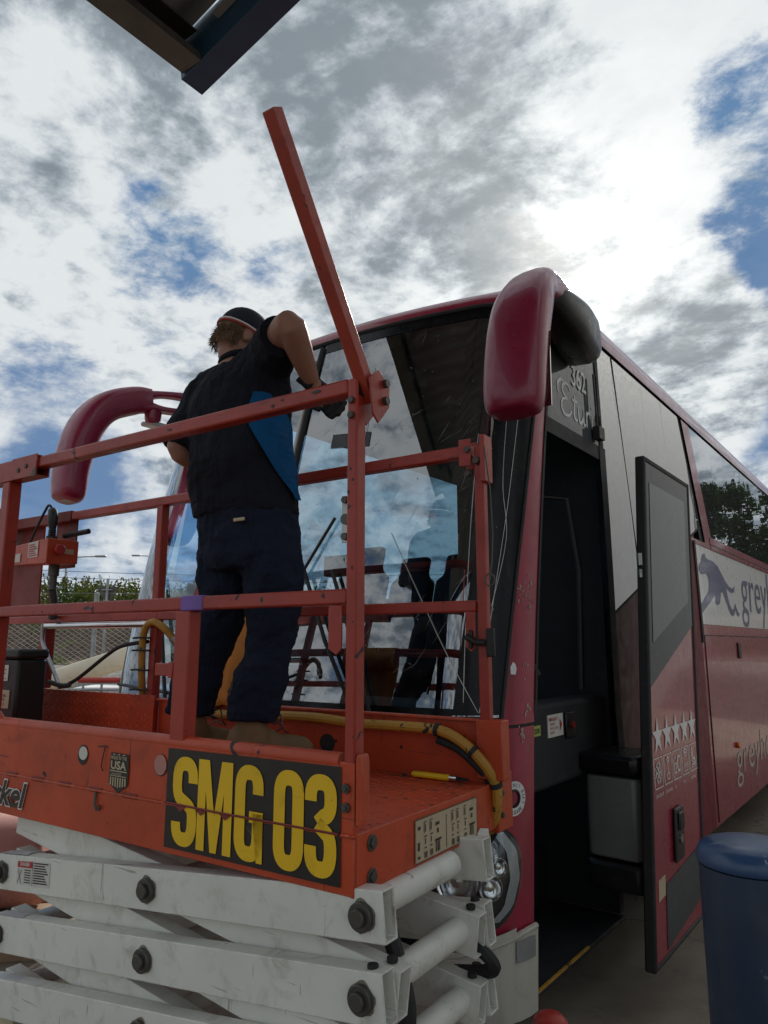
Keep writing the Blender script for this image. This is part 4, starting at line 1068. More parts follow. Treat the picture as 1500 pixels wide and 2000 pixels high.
deck = obj('deck', B().box(XL, -.004, .012, PW + .10, DZ - .02, DZ), DECK_PAINT, lift)
obj('roll_out_deck', B().box(XL, -.62, .03, PW - .035, DZ + .001, DZ + .05), DECK_PAINT, lift, bevel=.003)
b = B(); rt2 = random.Random(2)
for i in range(105):
    for k in range(22):
        x = -.02 - i * .030; y = .03 + k * .034 + (.017 if i % 2 else 0)
        a = .6 if (i + k) % 2 else -.6
        dx_, dy_ = cos(a) * .011, sin(a) * .011; nx, ny = -sin(a) * .0035, cos(a) * .0035; z = DZ
        b.add([(x - dx_, y - dy_, z), (x + nx, y + ny, z), (x + dx_, y + dy_, z), (x - nx, y - ny, z), (x - dx_ * .5, y - dy_ * .5, z + .0022), (x + dx_ * .5, y + dy_ * .5, z + .0022)],
              [(0, 3, 4), (4, 3, 5), (3, 2, 5), (2, 1, 5), (5, 1, 4), (1, 0, 4)])
tag(obj('tread_lugs', b, DECK_PAINT, deck, smooth=False, fixn=False), kind='stuff')

# near side rail of the deck: folded plate with a rounded lip, slots and punched holes
b = B()
b.box(XL, -.045, 0, .012, 1.165, 1.318); b.box(XL, .0, .0, .014, 1.035, 1.161)
b.box(-.043, .0, -.001, .012, 1.1652, 1.325)
near = obj('side_plate', b, ORANGE, lift, bevel=.003)
b = B().tube([(XL, .020, 1.322), (-.05, .020, 1.322)], .021, 14); obj('plate_lip', b, ORANGE, near)
b = B().beam((XL, -.001, 1.163), (-.045, -.001, 1.163), .006, .007); obj('fold_line', b, ORANGE, near, bevel=.002)
b = B().tube([(-.036 + .002 * sin(i * 2.1), -.002, 1.164 + .002 * sin(i * 3.3)) if i < 2 else (-.036 + i * .0018, -.003 - .001 * (i % 2), 1.165 + .0012 * sin(i * 2.7)) for i in range(24)], .0045, 6)
obj('weld_bead', b, ORANGE, near)
b = B()
for x in (-1.42, -1.27, -1.12, -.96, -.80): b.box(x - .033, x + .033, -.0035, .002, 1.157, 1.172)
for x in (-1.62, -1.82, -2.02): b.box(x - .033, x + .033, -.0035, .002, 1.157, 1.172)
pieces('slot', b, DARK_RED, near, bevel=.004)
def disc(b, c, rx, rz, y=-.002, n=20): 
    b.add([(c[0] + cos(2 * pi * k / n) * rx, y, c[1] + sin(2 * pi * k / n) * rz) for k in range(n)], [tuple(range(n))]); return b
h1 = pieces('punched_hole', disc(disc(disc(B(), (-1.035, 1.259), .026, .030), (-.672, 1.261), .028, .030), (-1.75, 1.26), .026, .03), BLACK, near, fixn=False)[0]
obj('hole_backing', disc(B(), (-.672, 1.262), .026, .028, -.003), PINK, h1, fixn=False)
obj('hole_backing', disc(B(), (-1.033, 1.264), .022, .020, -.003), LABEL_WHITE, h1, fixn=False)
# machine number plate
pl_ = obj('number_plate', B().add([(-.640, -.0035, 1.052), (-.036, -.0035, 1.052), (-.036, -.0035, 1.314), (-.640, -.0035, 1.310)], [(0, 1, 2, 3)]), STICKER_BLACK, lift, fixn=False)
LT = B()
def poly(x0, w, pts): flat(LT, X_, Z_, (x0, -.0055, 1.064), [(p[0] * w, p[1] * .228) for p in pts])
def arcs(x0, w, pts, th):
    """stroke letter: centre line in unit box"""
    q = [(v.x * w, v.y * .228) for v in pts]; ribbon(LT, X_, Z_, (x0, -.0055, 1.064), q, th)
def sup(cx, cy, rx, ry, a0, a1, n=22, pw=2.6):
    o = []
    for i in range(n + 1):
        a = radians(lerp(a0, a1, i / n)); c, s = cos(a), sin(a)
        o.append(V((cx + rx * abs(c) ** (2 / pw) * (1 if c >= 0 else -1), cy + ry * abs(s) ** (2 / pw) * (1 if s >= 0 else -1), 0)))
    return o
# S
w = .098; hs = .018 / w
S1 = sup(.5, .74, .5 - hs, .26 - .075, -5, 180); S2 = sup(.5, .26, .5 - hs, .26 - .075, 180, 358)
diag = [V((hs, .66, 0)), V((.28, .54, 0)), V((.72, .44, 0)), V((1 - hs, .33, 0))]
Sm = [V(p) for p in S1] + catmull(diag, 4) + [V(p) for p in sup(.5, .26, .5 - hs, .26 - .075, 0, -180)]
arcs(-.612, w, Sm, .036)
# M
poly(-.512, .128, [(0, 0), (.235, 0), (.235, .66), (.41, 0), (.59, 0), (.765, .66), (.765, 0), (1, 0), (1, 1), (.68, 1), (.5, .40), (.32, 1), (0, 1)])
# G
w = .098; hs = .018 / w
Gm = sup(.5, .74, .5 - hs, .26 - .075, -8, 180) + sup(.5, .26, .5 - hs, .26 - .075, 180, 360) + [V((1 - hs, .50, 0))]
arcs(-.374, w, Gm, .036); poly(-.374, w, [(.52, .40), (1, .40), (1, .52), (.52, .52)]); poly(-.374, w, [(.80, .0), (1, .0), (1, .41), (.64, .41)])
# 0
w = .096; hs = .018 / w
arcs(-.241, w, sup(.5, .74, .5 - hs, .26 - .075, 0, 180) + sup(.5, .26, .5 - hs, .26 - .075, 180, 360) + [V((1 - hs, .745, 0))], .036)
# 3
Tm = sup(.5, .755, .5 - hs, .245 - .075, 185, -75) + [V((.42, .515, 0))]
arcs(-.142, w, Tm, .036); arcs(-.142, w, [V((.40, .515, 0))] + sup(.5, .265, .5 - hs, .265 - .078, 70, -185), .036)
obj('lettering', LT, YELLOW, pl_, fixn=False, smooth=False)
b = B(); b.tube([(-.64, -.006, 1.168), (-.45, -.008, 1.166), (-.2, -.006, 1.166), (-.04, -.006, 1.166)], .003, 5)
for x in (-.60, -.52, -.43): b.add([(x, -.0075, 1.164), (x + .025, -.009, 1.150), (x + .05, -.0075, 1.166)], [(0, 1, 2)])
obj('torn_edge', b, DARK_RED, pl_)
# made in the USA shield
sh = obj('shield_sticker', flat(B(), X_, Z_, (-.898, -.0035, 1.172), fi := [(.0, .02), (.045, -.006), (.088, .02), (.09, .06), (.086, .105), (.004, .107), (0, .06)]), STICKER_BLACK, lift, fixn=False, smooth=False)
b = text_mesh('USA', (.072, .024), X_, Z_, (-.890, -.0050, 1.232), .03)
t = text_mesh('MADE IN THE', (.072, .010), X_, Z_, (-.890, -.0050, 1.260), .01); b.add(t.v, t.f)
t = text_mesh('* * *', (.06, .004), X_, Z_, (-.884, -.0050, 1.272), .02); b.add(t.v, t.f)
for k in range(7): flat(b, X_, Z_, (-.890 + k * .0112, -.0050, 1.188 - .006 * (1 - abs(k - 3) / 3)), [(0, 0), (.006, 0), (.006, .022 + .006 * (1 - abs(k - 3) / 3)), (0, .022 + .006 * (1 - abs(k - 3) / 3))])
flat(b, X_, Z_, (-.893, -.0050, 1.226), [(0, 0), (.078, 0), (.078, .003), (0, .003)]); flat(b, X_, Z_, (-.893, -.0050, 1.213), [(0, 0), (.078, 0), (.078, .002), (0, .002)])
t = text_mesh('snorkel', (.045, .008), X_, Z_, (-.885, -.0050, 1.2165), .0); b.add(t.v, t.f)
obj('lettering', b, PLACARD, sh, fixn=False, smooth=False)
sn = obj('maker_sticker', text_mesh('snorkel', (.395, .088), X_, Z_, (-1.712, -.0040, 1.060), .05, .25), LETTER_WHITE, lift, fixn=False)
obj('lettering', text_mesh('snorkel', (.388, .080), X_, Z_, (-1.708, -.0052, 1.064), .022, .25), STICKER_BLACK, sn, fixn=False)

# end fascia with pictogram placard
fas = obj('end_plate', B().box(-.012, 0, .002, PW + .07, 1.033, DZ + .002), ORANGE, lift, bevel=.002)
b = B().box(-.07, .012, PW + .005, PW + .115, 1.02, 1.19); obj('corner_bracket', b, ORANGE, lift, bevel=.004)
b = B()
for y, z in ((.07, 1.138), (.07, 1.064)): b.cyl((0, y, z), (.010, y, z), .013, 6); b.cyl((-.001, y, z), (.004, y, z), .019, 16)
for z in (1.135, 1.07): b.cyl((.012, PW + .03, z), (.02, PW + .03, z), .009, 6)
pieces('bolt', b, DARK_STEEL, fas, bevel=.001)
pk = obj('placard', B().add([(.0025, .262, 1.043), (.0025, .614, 1.043), (.0025, .614, 1.150), (.0025, .262, 1.150)], [(0, 1, 2, 3)]), PLACARD, fas, fixn=False)
b = B()
def pbox(y, z, w, h): flat(b, Y_, Z_, (.0042, .262 + y, 1.043 + z), [(0, 0), (w, 0), (w, h), (0, h)])
for y in (0, .350): pbox(y, 0, .002, .107)
for z in (0, .105): pbox(0, z, .352, .002)
pbox(.163, .008, .0025, .085); pbox(.118, .01, .002, .02)
for y0, big in ((.045, 0), (.075, 0), (.105, 1), (.195, 0), (.225, 0), (.27, 0), (.305, 1)):
    if big:
        for j in range(3): pbox(y0 + j * .009, .008, .004, .03)
        pbox(y0 - .003, .036, .034, .005); pbox(y0 + .008, .055, .008, .012); pbox(y0, .075, .02, .008)
    else:
        for j in range(3): pbox(y0 + j * .006, .006, .003, .016)
        pbox(y0, .03, .012, .003); pbox(y0 + .004, .040, .004, .014); pbox(y0, .058, .014, .003); pbox(y0 + .004, .07, .004, .02); pbox(y0 - .002, .094, .016, .002); pbox(y0 - .002, .066, .002, .03)
pbox(.012, .01, .012, .006); pbox(.012, .03, .004, .02); pbox(.018, .03, .004, .02); pbox(.014, .08, .012, .008)
obj('lettering', b, STICKER_BLACK, pk, fixn=False, smooth=False)
obj('paper_scrap', B().add([(.003, .60, 1.036), (.02, .66, 1.03), (.012, .67, 1.05), (.004, .63, 1.058)], [(0, 1, 2, 3)]), LABEL_WHITE, fas)

# far side toe board
fb = obj('toe_board', B().box(-1.60, -.03, PW, PW + .012, DZ, 1.352).box(-1.60, -.03, PW - .02, PW + .012, 1.352, 1.360), ORANGE, lift, bevel=.002)
b = B(); b.box(-2.72, -1.60, PW - .03, PW - .018, DZ, 1.372)
ck = obj('checker_plate', b, ORANGE, lift)
b = B()
for i in range(44):
    for k in range(8):
        x = -2.70 + i * .025; z = DZ + .02 + k * .025 + (.0125 if i % 2 else 0); a = .75 if (i + k) % 2 else -.75
        dx_, dz_ = cos(a) * .010, sin(a) * .010; nx, nz = -sin(a) * .0032, cos(a) * .0032; y = PW - .030
        b.add([(x - dx_, y, z - dz_), (x + nx, y, z + nz), (x + dx_, y, z + dz_), (x - nx, y, z - nz), (x - dx_ * .5, y - .002, z - dz_ * .5), (x + dx_ * .5, y - .002, z + dz_ * .5)],
              [(0, 3, 4), (4, 3, 5), (3, 2, 5), (2, 1, 5), (5, 1, 4), (1, 0, 4)])
tag(obj('tread_lugs', b, ORANGE, ck, smooth=False), kind='stuff')
b = B()
for x in (-.62, -.34, -.1): disc(b, (x, 1.30 if x > -.2 else 1.25), .006, .006, PW - .002, 8)
disc(b, (-.66, 1.24), .035, .032, PW - .0015, 18)
pieces('board_hole', b, BLACK, fb, fixn=False)

# rails
T = .042; TZ = 2.25; MZ = 1.711
def post(nm, x, y, z0, z1, w=.040, d=.045, m=ORANGE_RAIL):
    return obj(nm, B().box(x - w / 2, x + w / 2, y - d / 2, y + d / 2, z0, z1), m, lift, bevel=.005)
P1 = post('post', -.0155, .020, 1.318, 2.268, .031, .040)
P1b = post('post', -.047, .060, 1.34, 1.98, .026, .034)
obj('hinge_plate', B().box(-.05, -.036, .035, .04, 1.85, 1.97).box(-.075, -.05, .040, .0425, 1.85, 1.97), STEEL, P1b, bevel=.002)
b = B()
for z in (1.960, 1.865): b.cyl((-.062, .042, z), (-.062, .030, z), .010, 6)
b.cyl((-.062, .042, 1.91), (-.062, .034, 1.91), .014, 12)
pieces('bolt', b, DARK_STEEL, P1b)
rail = obj('top_rail', B().beam((-1.46, .022, TZ), (-.031, .022, TZ), .042, .042), ORANGE_RAIL, lift, bevel=.006)
obj('rail_sleeve', B().hollow((XL, .022, TZ - .012), (-1.435, .022, TZ - .012), .052, .078, .004), ORANGE_RAIL, lift, bevel=.002)
b = B(); b.box(-1.60, -1.434, -.008, -.003, TZ - .052, TZ + .030)
obj('sleeve_plate', b, ORANGE_RAIL, lift, bevel=.002)
b = B()
for x in (-1.55, -1.50): b.cyl((x, -.003, TZ - .01 + (x + 1.5) * .2), (x, -.012, TZ - .01 + (x + 1.5) * .2), .009, 6)
b.add([(-1.462, -.0085, TZ - .052), (-1.44, -.0085, TZ - .055), (-1.436, -.0085, TZ - .02), (-1.455, -.0085, TZ - .03)], [(0, 1, 2, 3)])
pieces('bolt', b, DARK_STEEL, rail)
mrail = obj('mid_rail', B().beam((XL, .022, MZ), (-.031, .022, MZ), .040, .038), ORANGE_RAIL, lift, bevel=.005)
obj('tape_wrap', B().box(-.625, -.535, -.001, .045, MZ - .021, MZ + .0215), PURPLE, mrail, bevel=.003)
post('post', -.617, .024, 1.318, MZ - .02, .062, .045)
cl = obj('clip_bracket', B().box(-.665, -.645, -.002, .05, 1.50, 1.545).box(-.76, -.665, .03, .05, 1.503, 1.54), ORANGE_RAIL, lift, bevel=.003)
post('post', -1.64, .024, 1.318, TZ - .05, .05, .05)
post('post', -2.96, .024, 1.318, TZ - .05, .05, .05)
# far side
P2 = post('post', -.018, PW + .0, 1.19, 2.262, .034, .034)
frail = obj('top_rail', B().beam((-2.34, PW, 2.245), (-.045, PW, 2.245), .042, .060 * .7), ORANGE_RAIL, lift, bevel=.005)
obj('mid_rail', B().beam((-2.9, PW, 1.718), (-.04, PW, 1.718), .038, .038), ORANGE_RAIL, lift, bevel=.005)
obj('rail_bracket', B().box(-.085, -.040, PW - .030, PW - .024, 2.19, 2.285).box(-.085, -.04, PW + .024, PW + .03, 2.19, 2.285).box(-.006, .012, PW - .032, PW + .032, 2.13, 2.292), ORANGE_RAIL, P2, bevel=.003)
b = B()
for z in (2.245, 2.16): b.cyl((-.05, PW - .024, z), (-.05, PW - .042, z), .011, 6)
b.cyl((-.02, PW - .02, 2.205), (-.02, PW - .034, 2.205), .013, 6)
pieces('bolt', b, DARK_STEEL, P2)
obj('post_skirt', B().box(-.045, .045, PW - .026, PW + .03, 1.18, 1.36), ORANGE, P2, bevel=.004)
obj('latch_tab', B().prism([(-.09, PW - .024, z + zz) for (x, zz) in ((0, 0),) for z in (1.68,)] if False else [(-.075, PW - .024, 1.70), (-.04, PW - .024, 1.70), (-.04, PW - .024, 1.585), (-.055, PW - .024, 1.57), (-.075, PW - .024, 1.585)], (0, 0, 0), (0, .006, 0)), ORANGE_RAIL, P2, bevel=.002)
obj('latch_tab', B().prism([(-.085, .002, 1.69), (-.044, .002, 1.69), (-.044, .002, 1.585), (-.06, .002, 1.57), (-.085, .002, 1.585)], (0, 0, 0), (0, .006, 0)), ORANGE_RAIL, P1, bevel=.002)
b = B().tube([(-.07, PW - .03, 1.62), (-.03, PW - .034, 1.60), (.0, PW - .034, 1.60)], .012, 8).box(.002, .030, PW - .035, PW - .02, 1.555, 1.645).box(-.062, -.048, PW - .034, PW - .02, 1.58, 1.64)
obj('rubber_latch', b, BLACK, P2, bevel=.004)
post('post', -1.645, PW, DZ, 2.225, .042, .042)
post('post', -2.50, PW, 1.372, 1.70, .055, .055)
b = B().tube([(.012, PW - .03, 2.25), (.03, PW - .03, 2.10), (.035, PW - .03, 1.95), (.03, PW - .03, 1.86), (.02, PW - .03, 1.80)], .0025, 5)
b.tube([(.02 + .018 * cos(t), PW - .03, 1.80 + .02 * sin(t)) for t in [i * .7 for i in range(10)]], .003, 5)
obj('gate_chain', b, DARK_STEEL, P2)

# gate bar swung up over the near post
bar = obj('gate_bar', B().hollow((.004, .055, 2.215), (.004, -.345, 2.80), .034, .036, .003, (1, 0, 0)), ORANGE_RAIL, lift, bevel=.004)
b = B(); b.prism([(.030, .005, 2.262), (.030, .045, 2.295), (.030, .095, 2.262), (.030, .095, 2.205), (.030, .045, 2.150), (.030, .02, 2.17)], (0, 0, 0), (.006, 0, 0))
b.prism([(-.006, .04, 2.29), (-.006, .095, 2.262), (-.006, .095, 2.205), (-.006, .045, 2.15), (-.006, .03, 2.16)], (0, 0, 0), (.005, 0, 0))
obj('hinge_bracket', b, ORANGE_RAIL, bar, bevel=.002)
b = B()
for y, z in ((.070, 2.262), (.070, 2.215)): b.cyl((.036, y, z), (.048, y, z), .011, 6)
pieces('bolt', b, DARK_STEEL, bar)
b = B()
for z in (2.208, 2.168): b.cyl((-.016, .0, z), (-.016, -.010, z), .0095, 6)
for z in (1.268, 1.226): b.cyl((-.021, -.002, z), (-.021, -.009, z), .011, 14); b.cyl((-.021, -.009, z), (-.021, -.013, z), .006, 6)
pieces('bolt', b, DARK_STEEL, P1, bevel=.001)
obj('tube_mouth', B().box(-.004, .001, .006, .040, 2.222, 2.262), BLACK, P1)
b = B().prism([(.004, -.001, 1.19), (.022, .0, 1.19), (.022, .0, 1.33), (.018, .0, 1.345), (.008, .0, 1.345), (.004, -.001, 1.335)], (0, 0, 0), (0, .03, 0)); obj('stop_tab', b, ORANGE, P1, bevel=.002)
# paint scars on the rails: torn dark patches standing on the surface
b = B(); sr = random.Random(9)
def scar(x, z, w, h, y=-.0012):
    n = 9; b.add([(x + cos(2 * pi * k / n) * w * sr.uniform(.4, 1), y, z + sin(2 * pi * k / n) * h * sr.uniform(.35, 1)) for k in range(n)], [tuple(range(n))])
for x, z, w, h in ((-.135, TZ + .004, .026, .008), (-.29, TZ - .006, .008, .008), (-.255, TZ + .005, .006, .006), (-.72, TZ, .016, .006), (-1.22, TZ + .002, .014, .006), (-1.0, TZ + .008, .005, .003), (-.5, TZ + .006, .004, .003)): scar(x, z, w, h)
for x, z, w, h in ((-1.08, MZ, .022, .011), (-1.05, MZ - .003, .013, .012), (-.31, MZ, .007, .009), (-1.33, MZ - .008, .009, .005), (-1.25, MZ - .012, .006, .004)): scar(x, z, w, h, .0012)
for x, z in ((-.03, 2.02), (-.02, 2.03), (-.012, 2.0), (-.025, 1.97), (-.035, 1.8), (-.012, 1.78), (-.03, 1.5)): scar(x, z, .004, .007)
for x, z, w, h in ((-.93, 1.293, .018, .004), (-.95, 1.29, .014, .003), (-1.48, 1.27, .004, .003), (-1.3, 1.24, .004, .003), (-.55, 1.305, .02, .006)): scar(x, z, w, h, -.0042)
tag(obj('paint_scars', b, STICKER_BLACK, lift, fixn=False, smooth=False), kind='stuff')
b = B().tube([(-.955, -.004, 1.16), (-.955, -.006, 1.125), (-.945, -.006, 1.11), (-.932, -.006, 1.112), (-.93, -.006, 1.125)], .0035, 6)
obj('wire_hook', b, DARK_STEEL, lift)
obj('hanging_thread', B().tube([(-.925, -.004, 1.29), (-.93, -.006, 1.26), (-.935, -.006, 1.235), (-.925, -.006, 1.222)], .0018, 4), BLACK, lift)

# control box, plates and case rack at the far left corner
pp = obj('back_plate', B().box(-3.02, -2.66, PW + .03, PW + .04, 1.74, 2.262), DARK_RED, lift, bevel=.003)
obj('corner_plate', B().box(-2.53, -2.345, PW + .02, PW + .028, 1.98, 2.268), DARK_RED, lift, bevel=.003)
obj('rail_sleeve', B().beam((-2.98, PW, 2.245), (-2.34, PW, 2.245), .05, .055), DARK_RED, lift, bevel=.003)
CBX0, CBX1, CBY0, CBY1 = -2.64, -2.235, .54, .70
cb = obj('control_box', B().add([(CBX0, CBY0 + .06, 1.995), (CBX1, CBY0, 1.975), (CBX1 + .01, CBY1, 1.985), (CBX0, CBY1, 2.0), (CBX0, CBY0 + .06, 2.095), (CBX1, CBY0, 2.10), (CBX1 + .01, CBY1, 2.10), (CBX0, CBY1, 2.10)],
         [(3, 2, 1, 0), (4, 5, 6, 7), (0, 1, 5, 4), (1, 2, 6, 5), (2, 3, 7, 6), (3, 0, 4, 7)]), ORANGE, lift, bevel=.004)
u1 = V((CBX1 - CBX0, -.06, 0)).normalized(); n1 = V((u1.y, -u1.x, 0))
b = B(); o = V((CBX0, CBY0 + .06, 2.0)) + n1 * .003
for x0, x1, z0, z1 in ((.19, .31, .018, .095), (.02, .10, .008, .05)): flat(b, u1, Z_, o, [(x0, z0), (x1, z0 - .004), (x1, z1), (x0, z1 - .003)])
lb = pieces('warning_label', b, LABEL_WHITE, cb, fixn=False)[0]
b = B()
for k in range(6): flat(b, u1, Z_, o + n1 * .0012, [(.20, .022 + k * .011), (.30 - (k % 3) * .015, .022 + k * .011), (.30 - (k % 3) * .015, .028 + k * .011), (.20, .028 + k * .011)])
obj('lettering', b, LABEL_RED, lb, fixn=False)
b = B(); flat(b, Y_, Z_, (CBX1 + .009, CBY0 + .08, 2.03), [(0, 0), (.055, 0), (.055, .025), (0, .025)]); obj('warning_label', b, PLACARD, cb, fixn=False)
p = V((CBX1, CBY0 + .045, 2.045)); obj('stop_button', B().cyl(p, p + V((.03, 0, 0)), .016, 14).cyl(p + V((.03, 0, 0)), p + V((.045, 0, 0)), .026, 14), LABEL_RED, cb, bevel=.004)
jx, jy = -2.37, .64
b = B().cyl((jx, jy, 2.10), (jx, jy, 2.13), .026, 12)
for k in range(4): b.cyl((jx, jy, 2.125 + k * .011), (jx, jy, 2.134 + k * .011), .022 - k * .001, 12, .017)
b.loft([[(jx + cos(t * pi / 6) * rx + ox, jy + sin(t * pi / 6) * ry, z) for t in range(12)] for z, rx, ry, ox in ((2.165, .016, .016, 0), (2.195, .026, .022, -.004), (2.23, .03, .024, -.004), (2.265, .026, .022, -.010), (2.278, .012, .012, -.012))])
obj('joystick', b, BLACK, cb)
obj('cable', B().tube(catmull([(-2.60, .64, 2.06), (-2.55, .66, 2.19), (-2.50, .67, 2.28), (-2.465, .67, 2.305), (-2.445, .68, 2.26), (-2.445, .69, 2.11)], 6), .0065, 6), RUBBER, cb)
obj('hand_grip', B().tube([(-2.34, .69, 2.135), (-2.18, .72, 2.15)], .014, 8), BLACK, cb)
obj('conduit', B().cyl((-2.36, .66, 1.985), (-2.36, .66, 1.93), .026, 12).cyl((-2.36, .66, 1.93), (-2.36, .66, 1.86), .019, 12).cyl((-2.36, .66, 1.90), (-2.36, .66, 1.89), .025, 12).tube([(-2.36, .66, 1.86), (-2.37, .68, 1.80), (-2.40, .70, 1.72)], .022, 8), DARK_STEEL, cb)
obj('strap', B().tube([(-3.0, .66, 2.36), (-2.95, .68, 2.27), (-2.90, .70, 2.10)], .022, 6).box(-2.98, -2.90, .68, .72, 2.02, 2.24), BLACK, lift)
obj('tubular_bar', B().cyl((-2.48, PW - .03, 1.682), (-1.66, PW - .03, 1.682), .017, 12), CHROME, lift)
b = B().tube(fillet([(-2.48, PW - .04, 1.69), (-2.44, PW - .06, 1.60), (-2.17, PW - .12, 1.40), (-2.15, PW - .12, 1.395)], .03), .010, 8)
obj('bent_rod', b, STEEL, lift)
b = B().tube(catmull([(-2.17, PW - .12, 1.392), (-2.07, PW - .10, 1.43), (-1.90, PW - .07, 1.54), (-1.80, PW - .06, 1.585), (-1.66, PW - .03, 1.605)], 5), .009, 8); obj('cable', b, RUBBER, lift)
obj('rod_foot', B().tube([(-2.26, PW - .12, 1.415), (-2.15, PW - .12, 1.40), (-2.09, PW - .12, 1.405)], .012, 8), DARK_STEEL, lift)
obj('hand_loop', B().prism([(-1.93 - .5, .02, 1.30), (-1.53, .02, 1.30), (-1.545, .02, 1.335), (-1.58, .02, 1.36), (-1.66, .02, 1.374), (-2.43, .02, 1.38)], (0, 0, 0), (0, .012, 0)), ORANGE, lift, bevel=.004)

# hydraulic hose along the far side
hp = [(-1.70, PW - .01, 1.37), (-1.69, PW - .03, 1.45), (-1.685, PW - .04, 1.58), (-1.66, PW - .05, 1.66), (-1.61, PW - .05, 1.69), (-1.55, PW - .04, 1.665), (-1.51, PW - .02, 1.62)]
h1 = obj('hose', B().tube(catmull(hp, 6), .016, 10), HOSE_YELLOW, lift)
obj('hose_fitting', B().cyl((-1.51, PW - .02, 1.62), (-1.49, PW - .01, 1.595), .02, 8).cyl((-1.49, PW - .01, 1.595), (-1.47, PW, 1.57), .014, 8), STEEL, h1)
b = B()
for z in (1.62, 1.565, 1.48, 1.395): b.tube([(-1.74, PW - .05, z), (-1.68, PW - .062, z + .002), (-1.62, PW - .05, z)], .005, 6)
pieces('cable_tie', b, RUBBER, h1)
hq = [(-1.46, PW - .035, 1.335), (-1.2, PW - .045, 1.318), (-.95, PW - .04, 1.326), (-.70, PW - .045, 1.332), (-.5, PW - .04, 1.322), (-.30, PW - .05, 1.325), (-.17, PW - .05, 1.322), (-.10, PW - .05, 1.300), (-.045, PW - .05, 1.265), (-.005, PW - .03, 1.215), (.012, PW - .01, 1.165), (.008, PW + .0, 1.10), (-.02, PW + .02, 1.03), (-.08, PW + .05, 1.0)]
h2 = obj('hose', B().tube(catmull(hq, 6), .017, 10), HOSE_YELLOW, lift)
obj('cable', B().tube(catmull([(p[0] - .012, p[1] + .02, p[2] - .022 + (0 if p[0] < -.2 else -.012)) for p in hq[6:]], 6), .013, 8), RUBBER, h2)
b = B()
for i in (1, 4, 6, 8, 10):
    p = V(hq[i]); t = (V(hq[min(i + 1, 13)]) - V(hq[i - 1])).normalized(); b.cyl(p - t * .007, p + t * .007, .0215, 10)
pieces('cable_tie', b, RUBBER, h2)

# scissor arms: outer pair rise to the right, inner pair fall to the right
XA, XB = -1.43, .022
outer = [(.857, 1.003), (.670, .837), (.485, .670), (.30, .50)]
inner = [(1.010, .837), (.857, .670), (.670, .50), (.485, .33)]
def arm(zl, zr, y, ext=(.035, .058)):
    p, q = V((XA, y, zl)), V((XB, y, zr)); t = (q - p).normalized()
    a = obj('scissor_arm', B().hollow(p - t * ext[0], q + t * ext[1], .05, .108, .005), ARM_WHITE, lift, bevel=.006)
    return a
def pin(p, y, y1, par, r=.031):
    obj('pin', B().cyl((p[0], y, p[1]), (p[0], y1, p[1]), r, 20).cyl((p[0], y1, p[1]), (p[0], y1 + (y1 - y) * .8, p[1]), r * .62, 16), DARK_STEEL, par, bevel=.002)
for yo, yi, sgn_ in ((.028, .084, -1), (.530, .474, 1)):
    for k, (zl, zr) in enumerate(outer):
        a = arm(zl, zr, yo)
        if sgn_ < 0:
            for x, z in ((XA, zl), ((XA + XB) / 2, (zl + zr) / 2), (XB, zr)): pin((x, z), yo - .025, yo - .039, a)
    for k, (zl, zr) in enumerate(inner):
        a = arm(zl, zr, yi)
        if k:
            pass
    b = B()
    for zr in (.837, .670, .50):
        for y in (yo, yi): b.cyl((XB + .012 + (0 if y == yo else .015), y, zr + .052), (XB + .012 + (0 if y == yo else .015), y, zr + .064), .013, 14)
    pieces('stop_pad', b, RUBBER, lift, bevel=.002)
for z, x in ((1.003, XB - .02), (.837, XB), (.67, XB), (.50, XB)):
    obj('cross_tube', B().cyl((x, .11, z), (x, .448, z), .034, 18), ARM_WHITE, lift)
for zl in (.857, .67, .485): obj('cross_tube', B().cyl((XA, .11, zl), (XA, .448, zl), .030, 14), ARM_WHITE, lift)
for zl, zr in outer[:3]: obj('cross_tube', B().cyl(((XA + XB) / 2, .11, (zl + zr) / 2), ((XA + XB) / 2, .448, (zl + zr) / 2), .03, 14), ARM_WHITE, lift)
b = B().tube(catmull([(-.03, .18, .93), (.02, .16, .84), (.05, .145, .77), (.035, .15, .70), (-.02, .17, .66), (-.15, .2, .65)], 6), .021, 8); obj('cable_sleeve', b, RUBBER, lift)
b = B().tube(catmull([(.02, .50, .80), (.085, .50, .77), (.085, .52, .73), (-.02, .50, .71)], 6), .018, 8); obj('cable_sleeve', b, RUBBER, lift)
b = B(); gr = random.Random(13)
for k, (zl, zr) in enumerate(outer[:3]):
    for x, z in ((XA, zl), ((XA + XB) / 2, (zl + zr) / 2), (XB, zr)):
        n = 22; o_ = [(x + cos(2 * pi * i / n) * (r_ := .034 + .003 * sin(i * 1.3 + k + x) + gr.uniform(0, .002)), .0019, z + sin(2 * pi * i / n) * r_) for i in range(n)]
        b.add([(p[0], p[1], min(max(p[2], z - .05), z + .05)) for p in o_], [tuple(range(n))])
tag(obj('grease_stain', b, GREASE, lift, fixn=False, smooth=False), kind='stuff')
dl_ = B().add([(-1.345, .0015, .835), (-1.165, .0015, .853), (-1.165, .0015, .925), (-1.345, .0015, .905)], [(0, 1, 2, 3)])
dg = obj('danger_label', dl_, LABEL_WHITE, lift, fixn=False)
b = B().add([(-1.343, .0005, .887), (-1.260, .0005, .895), (-1.260, .0005, .914), (-1.343, .0005, .904)], [(0, 1, 2, 3)]); lr = obj('header', b, LABEL_RED, dg, fixn=False)
b = text_mesh('DANGER', (.052, .011), V((1, 0, .1)).normalized(), Z_, (-1.326, -.0004, .8935), .02); lt = obj('header_lettering', b, LETTER_WHITE, dg, fixn=False)
b = B()
